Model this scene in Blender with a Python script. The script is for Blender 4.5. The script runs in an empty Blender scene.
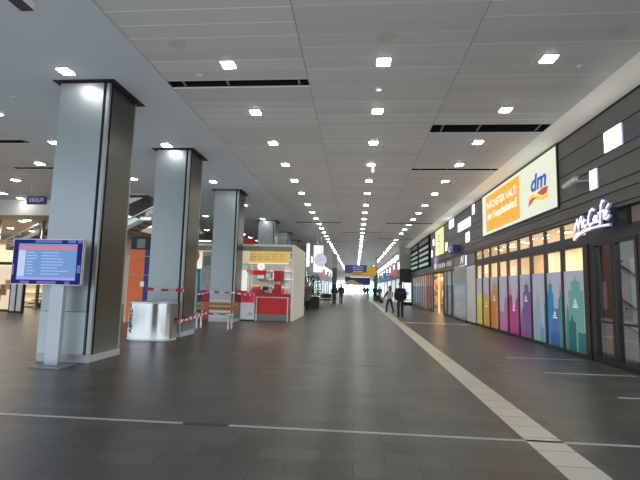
import bpy, bmesh, math, random
from mathutils import Vector, Matrix
random.seed(7)
S = bpy.context.scene
COL = S.collection
PI = math.pi
R90 = -PI / 2          # things on the right-hand wall: local x runs towards the viewer, local y into the wall
ZC = 5.81              # ceiling height

# ------------------------------------------------------------------ materials
MATS = {}
def nt(name):
    m = bpy.data.materials.new(name); m.use_nodes = True
    return m, m.node_tree, m.node_tree.nodes['Principled BSDF']
def mat(name, col, rough=.5, metal=0., emit=None, es=0., noise=0., nscale=6., spec=None):
    if name in MATS: return MATS[name]
    m, t, b = nt(name)
    c = (*col, 1)
    b.inputs['Base Color'].default_value = c
    b.inputs['Roughness'].default_value = rough
    b.inputs['Metallic'].default_value = metal
    if spec is not None: b.inputs['Specular IOR Level'].default_value = spec
    if emit:
        b.inputs['Emission Color'].default_value = (*emit, 1); b.inputs['Emission Strength'].default_value = es
    if noise:
        tc = t.nodes.new('ShaderNodeTexCoord'); n = t.nodes.new('ShaderNodeTexNoise'); n.inputs['Scale'].default_value = nscale
        n.inputs['Detail'].default_value = 4
        mp = t.nodes.new('ShaderNodeMapRange'); mp.inputs['To Min'].default_value = 1 - noise; mp.inputs['To Max'].default_value = 1 + noise
        mx = t.nodes.new('ShaderNodeMix'); mx.data_type = 'RGBA'; mx.blend_type = 'MULTIPLY'; mx.inputs[0].default_value = 1
        mx.inputs[6].default_value = c
        t.links.new(tc.outputs['Object'], n.inputs['Vector']); t.links.new(n.outputs['Fac'], mp.inputs['Value'])
        t.links.new(mp.outputs['Result'], mx.inputs[7]); t.links.new(mx.outputs[2], b.inputs['Base Color'])
    if es >= .5: b.inputs['Specular IOR Level'].default_value = .12
    MATS[name] = m
    return m
def glow(name, col, s):
    return mat(name, tuple(min(1, c * .2) for c in col), .4, 0, col, s)

def floor_mat():
    m, t, b = nt('floor_tiles'); N = t.nodes; L = t.links
    tc = N.new('ShaderNodeTexCoord')
    br = N.new('ShaderNodeTexBrick'); br.inputs['Scale'].default_value = 1; br.inputs['Brick Width'].default_value = .6
    br.inputs['Row Height'].default_value = .3; br.inputs['Mortar Size'].default_value = .004
    br.inputs['Color1'].default_value = (.088, .081, .073, 1); br.inputs['Color2'].default_value = (.132, .122, .110, 1)
    br.inputs['Mortar'].default_value = (.040, .038, .036, 1)
    n = N.new('ShaderNodeTexNoise'); n.inputs['Scale'].default_value = .7; n.inputs['Detail'].default_value = 6
    mp = N.new('ShaderNodeMapRange'); mp.inputs['To Min'].default_value = .75; mp.inputs['To Max'].default_value = 1.25
    mx = N.new('ShaderNodeMix'); mx.data_type = 'RGBA'; mx.blend_type = 'MULTIPLY'; mx.inputs[0].default_value = 1
    r = N.new('ShaderNodeMapRange'); r.inputs['To Min'].default_value = .28; r.inputs['To Max'].default_value = .40
    L.new(tc.outputs['Object'], br.inputs['Vector']); L.new(tc.outputs['Object'], n.inputs['Vector'])
    L.new(n.outputs['Fac'], mp.inputs['Value']); L.new(br.outputs['Color'], mx.inputs[6]); L.new(mp.outputs['Result'], mx.inputs[7])
    L.new(mx.outputs[2], b.inputs['Base Color']); L.new(n.outputs['Fac'], r.inputs['Value']); L.new(r.outputs['Result'], b.inputs['Roughness'])
    b.inputs['Specular IOR Level'].default_value = .33
    return m
def ceil_mat():
    # metal ceiling planks: thin pale joints across the hall every 0.381 m, some of them stronger
    m, t, b = nt('ceiling_planks'); N = t.nodes; L = t.links
    tc = N.new('ShaderNodeTexCoord'); sp = N.new('ShaderNodeSeparateXYZ'); L.new(tc.outputs['Object'], sp.inputs[0])
    def math_(op, a, bb=None):
        k = N.new('ShaderNodeMath'); k.operation = op
        for i, v in enumerate((a, bb)):
            if v is None: continue
            if isinstance(v, (int, float)): k.inputs[i].default_value = v
            else: L.new(v, k.inputs[i])
        return k.outputs[0]
    y = math_('DIVIDE', sp.outputs['Y'], .381)
    fr = math_('FRACT', y); joint = math_('LESS_THAN', fr, .05)
    fl = math_('FLOOR', y); wn = N.new('ShaderNodeTexWhiteNoise'); wn.noise_dimensions = '2D'
    bx = math_('FLOOR', math_('DIVIDE', math_('ADD', sp.outputs['X'], 1.02), 2.945))
    cb = N.new('ShaderNodeCombineXYZ'); L.new(fl, cb.inputs[0]); L.new(bx, cb.inputs[1]); L.new(cb.outputs[0], wn.inputs['Vector'])
    amt = math_('MULTIPLY', joint, math_('ADD', math_('MULTIPLY', wn.outputs['Value'], .6), .06))
    base = N.new('ShaderNodeMix'); base.data_type = 'RGBA'
    base.inputs[6].default_value = (.46, .455, .45, 1); base.inputs[7].default_value = (.52, .515, .51, 1); L.new(wn.outputs['Value'], base.inputs[0])
    mx = N.new('ShaderNodeMix'); mx.data_type = 'RGBA'; mx.inputs[7].default_value = (.95, .95, .97, 1)
    L.new(amt, mx.inputs[0]); L.new(base.outputs[2], mx.inputs[6])
    L.new(mx.outputs[2], b.inputs['Base Color']); b.inputs['Roughness'].default_value = .45
    return m
def brushed(name, col, rough, metal, streak=.08):
    m, t, b = nt(name); N = t.nodes; L = t.links
    tc = N.new('ShaderNodeTexCoord'); mp = N.new('ShaderNodeMapping'); mp.inputs['Scale'].default_value = (14, 14, .35)
    n = N.new('ShaderNodeTexNoise'); n.inputs['Scale'].default_value = 1.2; n.inputs['Detail'].default_value = 5
    r = N.new('ShaderNodeMapRange'); r.inputs['To Min'].default_value = 1 - streak; r.inputs['To Max'].default_value = 1 + streak
    mx = N.new('ShaderNodeMix'); mx.data_type = 'RGBA'; mx.blend_type = 'MULTIPLY'; mx.inputs[0].default_value = 1; mx.inputs[6].default_value = (*col, 1)
    L.new(tc.outputs['Object'], mp.inputs[0]); L.new(mp.outputs[0], n.inputs['Vector']); L.new(n.outputs['Fac'], r.inputs['Value'])
    L.new(r.outputs['Result'], mx.inputs[7]); L.new(mx.outputs[2], b.inputs['Base Color'])
    b.inputs['Roughness'].default_value = rough; b.inputs['Metallic'].default_value = metal
    return m
def glass_mat(name, gl=.1, tint=(1, 1, 1), rough=.02):
    m = bpy.data.materials.new(name); m.use_nodes = True; t = m.node_tree; t.nodes.clear()
    o = t.nodes.new('ShaderNodeOutputMaterial'); a = t.nodes.new('ShaderNodeBsdfTransparent'); g = t.nodes.new('ShaderNodeBsdfGlossy')
    a.inputs['Color'].default_value = (*tint, 1); g.inputs['Roughness'].default_value = rough
    x = t.nodes.new('ShaderNodeMixShader'); x.inputs[0].default_value = gl
    t.links.new(a.outputs[0], x.inputs[1]); t.links.new(g.outputs[0], x.inputs[2]); t.links.new(x.outputs[0], o.inputs[0])
    return m
def wood_mat(name, c1, c2):
    m, t, b = nt(name); N = t.nodes; L = t.links
    tc = N.new('ShaderNodeTexCoord'); mp = N.new('ShaderNodeMapping'); mp.inputs['Scale'].default_value = (1.5, 18, 18)
    n = N.new('ShaderNodeTexNoise'); n.inputs['Scale'].default_value = 2; n.inputs['Detail'].default_value = 6
    mx = N.new('ShaderNodeMix'); mx.data_type = 'RGBA'; mx.inputs[6].default_value = (*c1, 1); mx.inputs[7].default_value = (*c2, 1)
    L.new(tc.outputs['Object'], mp.inputs[0]); L.new(mp.outputs[0], n.inputs['Vector']); L.new(n.outputs['Fac'], mx.inputs[0])
    L.new(mx.outputs[2], b.inputs['Base Color']); b.inputs['Roughness'].default_value = .5
    return m

FLOOR = floor_mat(); CEIL = ceil_mat()
STEEL = brushed('column_steel', (.36, .40, .415), .42, .7, .03)
LOWP = brushed('lower_panel_steel', (.45, .49, .51), .42, .35, .03)
STEEL_SHADED = brushed('column_shaded_steel', (.11, .11, .095), .30, .8, .01)  # column cladding with the dark hall reflection put into its base colour
BIN_STEEL = brushed('polished_steel', (.78, .78, .79), .18, .95, .05)
GLASS = glass_mat('clear_glass', .09); GLASS_D = glass_mat('door_glass', .16, (.88, .9, .9), .03)
WOOD = wood_mat('bench_wood', (.42, .17, .05), (.62, .30, .11))
DARKWOOD = wood_mat('dark_wood', (.09, .04, .02), (.16, .08, .04))
SOFFIT = mat('soffit_plaster', (.48, .52, .56), .6, 0, noise=.03, nscale=.6)
DARK = mat('black_void', (.008, .008, .01), .8)
DGREY = mat('dark_grey_metal', (.045, .043, .042), .4, .3)
FRAME = mat('window_frame_grey', (.060, .056, .056), .45, .2)
FASCIA = mat('fascia_board', (.125, .118, .112), .45, .2, noise=.10, nscale=1.2)
GROOVE = mat('fascia_groove', (.012, .012, .012), .8)
WHITE = mat('white_paint', (.80, .80, .78), .5)
OFFW = mat('off_white', (.62, .60, .55), .5)
GREYP = mat('grey_paint', (.45, .46, .47), .5)
MIDG = mat('mid_grey', (.20, .20, .20), .55)
CREAM = mat('cream_tile', (.86, .80, .65), .45, 0, noise=.08, nscale=8)
STRIPW = mat('pale_strip', (.56, .56, .55), .4)
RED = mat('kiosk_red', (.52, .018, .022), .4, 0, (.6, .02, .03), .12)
BLACK = mat('black_plastic', (.015, .015, .017), .45)
SILVER = mat('silver_trim', (.6, .61, .63), .3, .8)
LAMP = mat('lamp_diffuser', (1, 1, 1), .4, 0, (1, .97, .90), 42)
LAMPS = mat('soffit_lamp_diffuser', (1, 1, 1), .4, 0, (1, .97, .92), 30)
BOXW = glow('lightbox_white', (1, .98, .96), 2.2)
NAVY = mat('navy_sign', (.02, .025, .10), .4, 0, (.03, .04, .2), .25)

# ------------------------------------------------------------------ geometry helpers
class MB:
    def __init__(s): s.bm = bmesh.new(); s.mi = 0
    def face(s, pts):
        f = s.bm.faces.new([s.bm.verts.new(p) for p in pts]); f.material_index = s.mi; return f
    def box(s, x0, x1, y0, y1, z0, z1):
        v = [s.bm.verts.new(p) for p in ((x0,y0,z0),(x1,y0,z0),(x1,y1,z0),(x0,y1,z0),(x0,y0,z1),(x1,y0,z1),(x1,y1,z1),(x0,y1,z1))]
        for q in ((0,3,2,1),(4,5,6,7),(0,1,5,4),(1,2,6,5),(2,3,7,6),(3,0,4,7)):
            f = s.bm.faces.new([v[i] for i in q]); f.material_index = s.mi
        return s
    def prism(s, poly, y0, y1):            # poly in (x, z), extruded along y
        a = [s.bm.verts.new((x, y0, z)) for x, z in poly]; b = [s.bm.verts.new((x, y1, z)) for x, z in poly]
        n = len(poly); fs = [s.bm.faces.new(a), s.bm.faces.new(b[::-1])]
        for i in range(n): fs.append(s.bm.faces.new((a[(i+1)%n], a[i], b[i], b[(i+1)%n])))
        for f in fs: f.material_index = s.mi
        return s
    def prismz(s, poly, z0, z1):           # poly in (x, y), extruded along z
        a = [s.bm.verts.new((x, y, z0)) for x, y in poly]; b = [s.bm.verts.new((x, y, z1)) for x, y in poly]
        n = len(poly); s.bm.faces.new(a[::-1]); s.bm.faces.new(b)
        for i in range(n): s.bm.faces.new((a[i], a[(i+1)%n], b[(i+1)%n], b[i]))
        return s
    def wallz(s, poly, z0, z1):            # ribbon without caps
        a = [s.bm.verts.new((x, y, z0)) for x, y in poly]; b = [s.bm.verts.new((x, y, z1)) for x, y in poly]
        n = len(poly)
        for i in range(n): s.bm.faces.new((a[i], a[(i+1)%n], b[(i+1)%n], b[i]))
        return s
    def cyl(s, p, q, r, r2=None, seg=12):
        p, q = Vector(p), Vector(q); d = (q - p).normalized()
        u = d.orthogonal().normalized(); w = d.cross(u); r2 = r if r2 is None else r2
        a = [s.bm.verts.new(p + (u*math.cos(t) + w*math.sin(t))*r) for t in [2*PI*i/seg for i in range(seg)]]
        b = [s.bm.verts.new(q + (u*math.cos(t) + w*math.sin(t))*r2) for t in [2*PI*i/seg for i in range(seg)]]
        for i in range(seg):
            f = s.bm.faces.new((a[i], a[(i+1)%seg], b[(i+1)%seg], b[i])); f.smooth = True; f.material_index = s.mi
        for f in (s.bm.faces.new(a[::-1]), s.bm.faces.new(b)): f.material_index = s.mi
        return s
    def bar(s, p, q, w, h):                # rectangular bar from p to q
        p, q = Vector(p), Vector(q); d = (q - p).normalized(); up = Vector((0,0,1))
        if abs(d.z) > .95: up = Vector((0,1,0))
        r = d.cross(up).normalized()*w/2; u = r.cross(d).normalized()*h/2
        v = [s.bm.verts.new(c + e) for c in (p, q) for e in (-r-u, r-u, r+u, -r+u)]
        for k in ((3,2,1,0),(4,5,6,7),(0,1,5,4),(1,2,6,5),(2,3,7,6),(3,0,4,7)):
            f = s.bm.faces.new([v[i] for i in k]); f.material_index = s.mi
        return s
    def lathe(s, prof, c=(0,0,0), seg=24):
        rings = [[s.bm.verts.new((c[0]+r*math.cos(2*PI*i/seg), c[1]+r*math.sin(2*PI*i/seg), c[2]+z)) for i in range(seg)] for r, z in prof]
        for a, b in zip(rings, rings[1:]):
            for i in range(seg): f = s.bm.faces.new((a[i], a[(i+1)%seg], b[(i+1)%seg], b[i])); f.smooth = True; f.material_index = s.mi
        for f in (s.bm.faces.new(rings[0][::-1]), s.bm.faces.new(rings[-1])): f.material_index = s.mi
        return s
    def ball(s, c, rx, ry, rz, seg=12):
        k = bmesh.ops.create_uvsphere(s.bm, u_segments=seg, v_segments=max(6, seg//2+2), radius=1)
        for v in k['verts']: v.co = Vector((v.co.x*rx + c[0], v.co.y*ry + c[1], v.co.z*rz + c[2]))
        for v in k['verts']:
            for f in v.link_faces: f.smooth = True; f.material_index = s.mi
        return s
    def build(s, name, m, parent=None, bevel=0):
        me = bpy.data.meshes.new(name)
        if bevel: bmesh.ops.bevel(s.bm, geom=list(s.bm.edges), offset=bevel, segments=2, affect='EDGES')
        bmesh.ops.recalc_face_normals(s.bm, faces=list(s.bm.faces))
        s.bm.to_mesh(me); s.bm.free()
        for k in (m if isinstance(m, (list, tuple)) else [m]): me.materials.append(k)
        o = bpy.data.objects.new(name, me); COL.objects.link(o); o.parent = parent
        return o
def B(*a): return MB().box(*a)
def tag(o, label=None, cat=None, group=None, kind=None):
    if label: o['label'] = label
    if cat: o['category'] = cat
    if group: o['group'] = group
    if kind: o['kind'] = kind
    return o
def thing(name, label, cat, loc=(0,0,0), rz=0, group=None, kind=None):
    o = bpy.data.objects.new(name, None); COL.objects.link(o); o.empty_display_size = .2
    o.location = loc; o.rotation_euler = (0, 0, rz)
    return tag(o, label, cat, group, kind)
def solo(o, label, cat, loc=None, rz=None, group=None):
    if loc is not None: o.location = loc
    if rz is not None: o.rotation_euler = (0, 0, rz)
    return tag(o, label, cat, group)
def struct(o, label=None):
    o['kind'] = 'structure'
    if label: o['label'] = label
    return o
def kids(o): return [c for c in bpy.data.objects if c.parent == o]
def dup(o, parent=None, tree=None):
    c = o.copy(); COL.objects.link(c)
    if parent: c.parent = parent
    for k in (kids(o)): dup(k, c)
    return c
def text_mesh(txt, w, h, depth=.01, shear=0, bold=0):
    cu = bpy.data.curves.new('t', 'FONT'); cu.body = txt; cu.extrude = .02; cu.shear = shear; cu.align_x = 'LEFT'; cu.offset = bold
    o = bpy.data.objects.new('t', cu); COL.objects.link(o); bpy.context.view_layer.update()
    me = bpy.data.meshes.new_from_object(o.evaluated_get(bpy.context.evaluated_depsgraph_get()))
    bpy.data.objects.remove(o)
    xs = [v.co.x for v in me.vertices]; ys = [v.co.y for v in me.vertices]
    x0, x1, y0, y1 = min(xs), max(xs), min(ys), max(ys)
    for v in me.vertices:
        x = (v.co.x - x0)/(x1 - x0)*w; z = (v.co.y - y0)/(y1 - y0)*h; d = -depth if v.co.z > 0 else 0
        v.co = (x, d, z)
    me.materials.clear()
    return me
def text(name, txt, x, y, z, w, h, m, parent, depth=.01, shear=0, bold=0):
    me = text_mesh(txt, w, h, depth, shear, bold); me.name = name; me.materials.append(m)
    o = bpy.data.objects.new(name, me); COL.objects.link(o); o.parent = parent; o.location = (x, y, z)
    return o
def stroke(mb, pts, w, y0, y1, loop=False):      # thick line of the polyline in (x, z), extruded from y0 to y1
    pts = [Vector((a, b)) for a, b in pts]
    if loop: pts.append(pts[0])
    for a, b in zip(pts, pts[1:]):
        d = (b - a); n = Vector((-d.y, d.x)).normalized()*w/2; e = d.normalized()*w*.35
        mb.prism([tuple(a - n - e), tuple(b - n + e), tuple(b + n + e), tuple(a + n - e)], y0, y1)

ORD = ['first','second','third','fourth','fifth','sixth','seventh','eighth','ninth','tenth','eleventh','twelfth']

# ================================================================== SETTING
struct(MB().box(-30, 9, -7, 118, -.2, 0).build('floor', FLOOR))
# floor strips
def strip(n, *a, m=STRIPW): struct(MB().box(*a, 0, .004).build('trim_%d' % n, m))
def tactile_mat():
    m, t, b = nt('tactile_tiles'); N = t.nodes; L = t.links
    tc = N.new('ShaderNodeTexCoord'); br = N.new('ShaderNodeTexBrick'); br.inputs['Scale'].default_value = 1; br.inputs['Brick Width'].default_value = .8
    br.inputs['Row Height'].default_value = .4; br.inputs['Mortar Size'].default_value = .008; br.offset = 0
    br.inputs['Color1'].default_value = (.86, .80, .65, 1); br.inputs['Color2'].default_value = (.78, .73, .60, 1); br.inputs['Mortar'].default_value = (.42, .39, .33, 1)
    L.new(tc.outputs['Object'], br.inputs['Vector']); L.new(br.outputs['Color'], b.inputs['Base Color']); b.inputs['Roughness'].default_value = .45
    return m
CREAM = tactile_mat()
strip(1, -14, -1.97, 5.06, 5.11); strip(2, -1.42, 5.6, 5.06, 5.11)
strip(3, 3.8, 5.56, 9.27, 9.33); strip(4, 3.69, 5.5, 11.2, 11.26); strip(5, 4.1, 5.62, 7.32, 7.38)
strip(6, -3.9, -.6, 9.39, 9.415, m=MIDG); strip(7, -.1, .55, 9.34, 9.38, m=MIDG)
strip(8, 1.86, 2.25, -4, 112, m=CREAM); strip(9, 2.25, 5.45, 21.3, 21.65, m=CREAM)
strip(10, -1.95, -1.44, 5.04, 5.13, m=DGREY)
# ceiling: plank field with the vent openings left out
def grid_ceiling(x0, x1, y0, y1, holes):
    mb = MB(); xs = sorted({x0, x1, *[h[i] for h in holes for i in (0, 1)]}); ys = sorted({y0, y1, *[h[i] for h in holes for i in (2, 3)]})
    for a, b in zip(xs, xs[1:]):
        for c, d in zip(ys, ys[1:]):
            mx, my = (a+b)/2, (c+d)/2
            if any(h[0] < mx < h[1] and h[2] < my < h[3] for h in holes): continue
            mb.box(a, b, c, d, ZC, ZC + .004)
    return mb
VENTS = [(-4.0, -1.03, 8.43, 8.70), (1.92, 4.86, 11.0, 11.55), (1.92, 4.86, 15.14, 15.36), (-4.0, -1.03, 28.0, 28.3), (1.92, 4.86, 28.0, 28.3),
         (-1.0, 1.9, 33.0, 33.3), (-12.95, -10.02, 12.0, 12.28), (-12.95, -10.02, 15.02, 15.26), (-4.0, -1.03, 40.0, 40.3), (1.92, 4.86, 37.0, 37.3)]
struct(grid_ceiling(-4, 4.87, -5, 118, [v for v in VENTS if v[0] > -9]).build('ceiling', CEIL))
struct(MB().box(-10, -4, -5, 118, ZC - .03, ZC + .03).build('ceiling_soffit', SOFFIT))
mb = MB()
lw = grid_ceiling(-30, -10, 2, 19.65, [v for v in VENTS if v[0] < -9]); struct(lw.build('ceiling_left', CEIL))
struct(MB().box(-30, -14.5, 19.65, 21.3, ZC, ZC+.04).box(-14.5, -10, 29, 118, ZC, ZC + .04).build('ceiling_left_far', CEIL))
struct(MB().box(4.87, 5.7, -5, 118, ZC, ZC + .04).build('ceiling_edge', mat('edge_plaster', (.86, .85, .80), .55)))
# plank field joint lines running down the hall
for i, x in enumerate((-1.025, 1.91)): struct(MB().box(x-.009, x+.009, -5, 112, ZC-.003, ZC).build('trim_%d' % (11+i), mat('joint_grey', (.30,.30,.295), .5)))
# high void beside the soffit, with pale edge
struct(MB().box(-14.5, -10, 19.65, 29, 8.6, 8.7).build('ceiling_void', MIDG))
struct(MB().box(-14.5, -10, 28.9, 29, ZC, 8.6).box(-10.06, -10, 19.7, 28.9, ZC+.03, 8.6).box(-14.5, -14.4, 19.65, 28.9, ZC+.04, 8.6).build('wall_void', mat('void_wall', (.34,.33,.32), .7)))
struct(MB().box(-14.5, -10, 19.6, 19.65, ZC - .05, ZC).build('trim_13', WHITE))
# pale bulkhead and lower ceiling on the left
struct(MB().box(-30, -14.5, 21.3, 21.45, 5.0, ZC).build('wall_bulkhead', mat('bulkhead_white', (.78, .77, .74), .5)))
struct(MB().box(-30, -14.5, 21.45, 32, 5.0, 5.06).build('ceiling_lower', mat('lower_ceiling', (.30, .26, .22), .5)))
struct(MB().box(-30, -12, 32, 32.2, 0, ZC).build('wall_left_back', mat('warm_wall', (.55, .46, .36), .7)))
struct(MB().box(-30.2, -30, 10, 32, 0, ZC).build('wall_left', MIDG))
struct(MB().box(-12.2, -12, 32.2, 48, 0, ZC).box(-12, -5.5, 48, 48.2, 0, ZC).build('wall_left_far', mat('dark_wall', (.10, .10, .10), .6)))

# right-hand wall: fascia boards with grooves
GZ = [3.45, 3.55, 3.83, 4.05, 4.53, 4.76, 5.26, 5.74]
def fascia(y0, y1, x=5.61):
    mb = MB()
    for a, b in zip(GZ, GZ[1:]): mb.box(x, x + .1, y0, y1, a + .014, b - .014)
    return mb
struct(fascia(-3, 45).build('wall_right', FASCIA))
struct(MB().box(5.64, 5.75, -3, 45, 3.45, ZC).build('wall_right_backing', GROOVE))
struct(MB().box(5.61, 9, 45.05, 45.3, 0, ZC).build('wall_right_end', MIDG))

# ================================================================== COLUMNS
def steel_column():
    r = thing('steel_column', '', 'column')
    hx, hy = .545, .56
    MB().box(-hx+.05, hx-.05, -hy+.05, hy-.05, 0, ZC-.032).build('core', DARK, r)
    g = .085
    MB().box(-hx, hx-.135, -hy, -hy+.05, 1.0, ZC-.06).build('front_panel', STEEL, r)
    MB().box(-hx, hx-.135, -hy-.004, -hy+.05, .17, .99).build('lower_panel', LOWP, r)
    MB().box(-hx+g, hx-g, hy-.05, hy, .17, ZC-.06).build('back_panel', STEEL_SHADED, r)
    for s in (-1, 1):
        MB().box(min(s*hx, s*(hx-.05)), max(s*hx, s*(hx-.05)), -hy+(.125 if s > 0 else .055), hy-g, .17, ZC-.06).build('side_panel', STEEL_SHADED, r)
        for q in (-1, 1):
            if q < 0 and s < 0: continue
            cx, cy = s*(hx-.045), q*(hy-.045)
            MB().box(cx-.034, cx+.034, cy-.034, cy+.034, .17, ZC-.06).build('corner_strip', STEEL, r)
    MB().box(-hx-.004, hx+.004, -hy-.004, hy+.004, 0, .165).build('plinth', mat('plinth_steel', (.33,.34,.34), .4, .6), r)
    MB().box(-hx-.13, hx+.13, -hy-.1, hy+.14, ZC-.045, ZC-.031).build('head_plate', DARK, r)
    return r
c0 = steel_column()
CY = [8.32, 12.8, 18.5, 27.3, 33.2, 39.0, 44.8]
CL = ['nearest grey steel-clad column, standing behind the blue information screen', 'steel-clad column behind the stainless waste bin',
      'steel-clad column behind the wooden bench', 'steel-clad column rising behind the kiosk roof, nearer of two there',
      'dark end of a steel column behind the kiosk roof, farther of two there', 'small far steel column head over the kiosk roof corner', 'farthest column head visible beyond the kiosk corner']
for i, y in enumerate(CY):
    o = c0 if i == 0 else dup(c0)
    o.location = (-5.72, y + .56, 0); tag(o, CL[i], 'column', 'row of steel-clad columns')

# ================================================================== CEILING LIGHTS
def downlight(parts=True):
    if not parts:
        return MB().box(-.12, .12, -.12, .12, -.02, .0).build('ceiling_light', LAMP)
    r = thing('ceiling_light', '', 'ceiling light')
    fr = MB()
    for a in ((-.145,.145,-.145,-.12),(-.145,.145,.12,.145),(-.145,-.12,-.12,.12),(.12,.145,-.12,.12)): fr.box(*a, -.012, 0)
    fr.build('frame', SILVER, r); MB().box(-.12, .12, -.12, .12, -.02, 0).build('diffuser', LAMP, r)
    return r
dl_near, dl_far = downlight(), downlight(False)
first = {'n': True, 'f': True}
def put_light(x, y, z, label, group, near):
    k = 'n' if near else 'f'; src = dl_near if near else dl_far
    o = src if first[k] else dup(src)
    first[k] = False
    o.location = (x, y, z); tag(o, label, 'ceiling light', group)
LY = [7.783 + 2.2868*i + (.425 if i > 5 else 0) for i in range(46)]
for row, x in (('left', -2.5), ('centre', .46), ('right', 3.42)):
    for i, y in enumerate(LY):
        if row == 'right' and i == 12: continue
        w = {'left': 'row beside the smooth soffit', 'centre': 'middle row above the walkway', 'right': 'row nearest the shop fascia'}[row]
        if i < 12: lab = '%s lit square light from the viewer in the %s' % (ORD[i], w)
        else: lab = 'tiny far lit ceiling light in the %s' % w
        put_light(x, y, ZC, lab, 'downlights, ' + w, i < 9)
sof = [(-5.85, 7.86, 'lit downlight in the soffit directly in front of the nearest column'), (-5.8, 12.45, 'lit downlight in the soffit above the waste bin column'),
       (-5.86, 17.03, 'lit downlight in the soffit in front of the bench column'), (-5.87, 22.1, 'lit downlight in the soffit just past the bench column'), (-5.9, 26.75, 'lit downlight in the soffit on top of the column behind the kiosk'),
       (-5.9, 31.5, 'lit downlight in the soffit between the two columns behind the kiosk'),
       (-9.15, 9.9, 'lit downlight in the soffit at the left edge of the picture, beside the nearest column'), (-9.2, 12.16, 'lit downlight in the soffit just left of the nearest column'), (-9.05, 16.6, 'lit downlight in the soffit between nearest column and bin column'),
       (-9.25, 25.8, 'lit downlight in the soffit seen between bin column and bench column'), (-9.28, 35.1, 'far lit downlight above the red banner, first of three'), (-9.28, 37.3, 'far lit downlight above the red banner, second of three'), (-9.3, 39.7, 'far lit downlight above the red banner, third of three'),
       (-11.5, 14.55, 'lit ceiling light in planks left of the nearest column, first in view'), (-14.45, 17.0, 'lit ceiling light in planks left of the nearest column, second in view'),
       (-17.35, 19.75, 'lit ceiling light in planks near the left picture edge above the pale bulkhead'), (-17.4, 20.9, 'lit ceiling light washing the pale bulkhead beside the blue hanging sign'),
       (-11.6, 30.6, 'small far ceiling light between bin and bench columns, upper'), (-11.6, 32.8, 'small far ceiling light between bin and bench columns, lower')]
for x, y, lab in sof:
    put_light(x, y, ZC - (.03 if x > -10 else 0), lab, 'downlights in soffit and left ceiling', True)
low = [(-19.3, 23.5, 'first round lit downlight under the low brown ceiling at left'), (-22.8, 26.8, 'second round lit downlight under the low brown ceiling at left'), (-22.5, 28.3, 'third round lit downlight under the low brown ceiling at left'), (-18.6, 23.0, 'round lit downlight under the low brown ceiling beside the escalator')]
for i, (x, y, lab) in enumerate(low):
    r = thing('round_ceiling_light', lab, 'ceiling light', (x, y, 5.0), 0, 'round lights under low ceiling')
    MB().cyl((0,0,-.02), (0,0,0), .2, seg=16).build('trim_ring', SILVER, r); MB().cyl((0,0,-.03), (0,0,-.02), .17, seg=16).build('diffuser', LAMP, r)

# ceiling vents
VL = ['long dark ceiling vent near the soffit, closest to viewer', 'wide dark ceiling vent nearest on the shop side', 'narrow dark ceiling vent on the shop side behind the wide one', 'far thin ceiling vent beside the soffit, first of two',
      'far thin ceiling vent on the shop side, first of two', 'far thin ceiling vent in the middle bay', 'dark ceiling vent left of the nearest column, nearer one', 'dark ceiling vent left of the nearest column, farther one',
      'far thin ceiling vent beside the soffit, second of two', 'far thin ceiling vent on the shop side, second of two']
for v, lab in zip(VENTS, VL):
    r = thing('ceiling_vent', lab, 'vent', (v[0], v[2], ZC), 0, 'dark ceiling vents')
    w, d = v[1]-v[0], v[3]-v[2]
    MB().box(0, w, 0, d, .3, .32).box(-.012, 0, 0, d, .005, .3).box(w, w+.012, 0, d, .005, .3).box(0, w, -.012, 0, .005, .3).box(0, w, d, d+.012, .005, .3).build('shaft', DARK, r)
    MB().box(0, w, d, d+.05, -.008, -.001).build('edge_strip', WHITE, r)
    for fx in (.1, .42, .93):
        MB().bar((w*fx, .012, .06), (w*fx, d-.012, .03), .045, .02).build('cross_bar', MIDG, r)
# speakers, detectors
for x, y, lab in ((-3.21, 7.04, 'round ceiling speaker grille beside the soffit'), (.43, 7.0, 'round ceiling speaker grille before first centre light'), (4.13, 6.97, 'round ceiling speaker grille near the shop side picture edge')):
    r = thing('ceiling_speaker', lab, 'speaker', (x, y, ZC), 0, 'round ceiling speakers')
    MB().cyl((0,0,-.012), (0,0,0), .16, seg=24).build('rim', mat('speaker_rim', (.47,.465,.43), .5), r); MB().cyl((0,0,-.016), (0,0,-.012), .13, seg=24).build('grille', mat('speaker_mesh', (.44,.435,.40), .6, noise=.15, nscale=90), r)
for x, y, lab in ((-3.22, 8.18, 'small white smoke detector before the long vent'), (4.11, 8.08, 'small smoke detector beside the first light on the shop side'), (4.06, 16.2, 'small smoke detector behind the narrow vent on the shop side'), (4.22, 21.0, 'small far smoke detector near the shop fascia'), (-7.9, 9.0, 'small dark sprinkler head in the smooth soffit')):
    r = thing('smoke_detector', lab, 'detector', (x, y, ZC - (.03 if x < -4 else 0)), 0, 'small ceiling detectors')
    MB().cyl((0,0,-.02),(0,0,0), .055, seg=16).build('base', WHITE, r); MB().cyl((0,0,-.05),(0,0,-.02), .03, .04, seg=16).build('head', GREYP, r)
o = thing('spotlight', 'small round white ceiling spot between first and second centre lights', 'spotlight', (.43, 8.89, ZC))
MB().cyl((0,0,-.03),(0,0,0), .075, seg=20).build('ring', WHITE, o); MB().cyl((0,0,-.04),(0,0,-.03), .05, seg=20).build('lens', glow('spot_lens', (1,1,1), 1.0), o)
o = thing('sensor_box', 'small white sensor box hanging below the third and fourth centre lights', 'lamp', (.53, 14.6, ZC))
MB().cyl((0,0,-.08),(0,0,0), .02).build('stem', SILVER, o); MB().box(-.05,.05,-.05,.05,-.28,-.08).build('box_body', glow('white_body', (1,1,1), .8), o)  # white sensor box with an added glow, not a lamp
o = thing('projector_box', 'dark bottomed white box hanging from the soffit at the top left corner', 'box', (-4.9, 5.45, ZC-.03))
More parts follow.
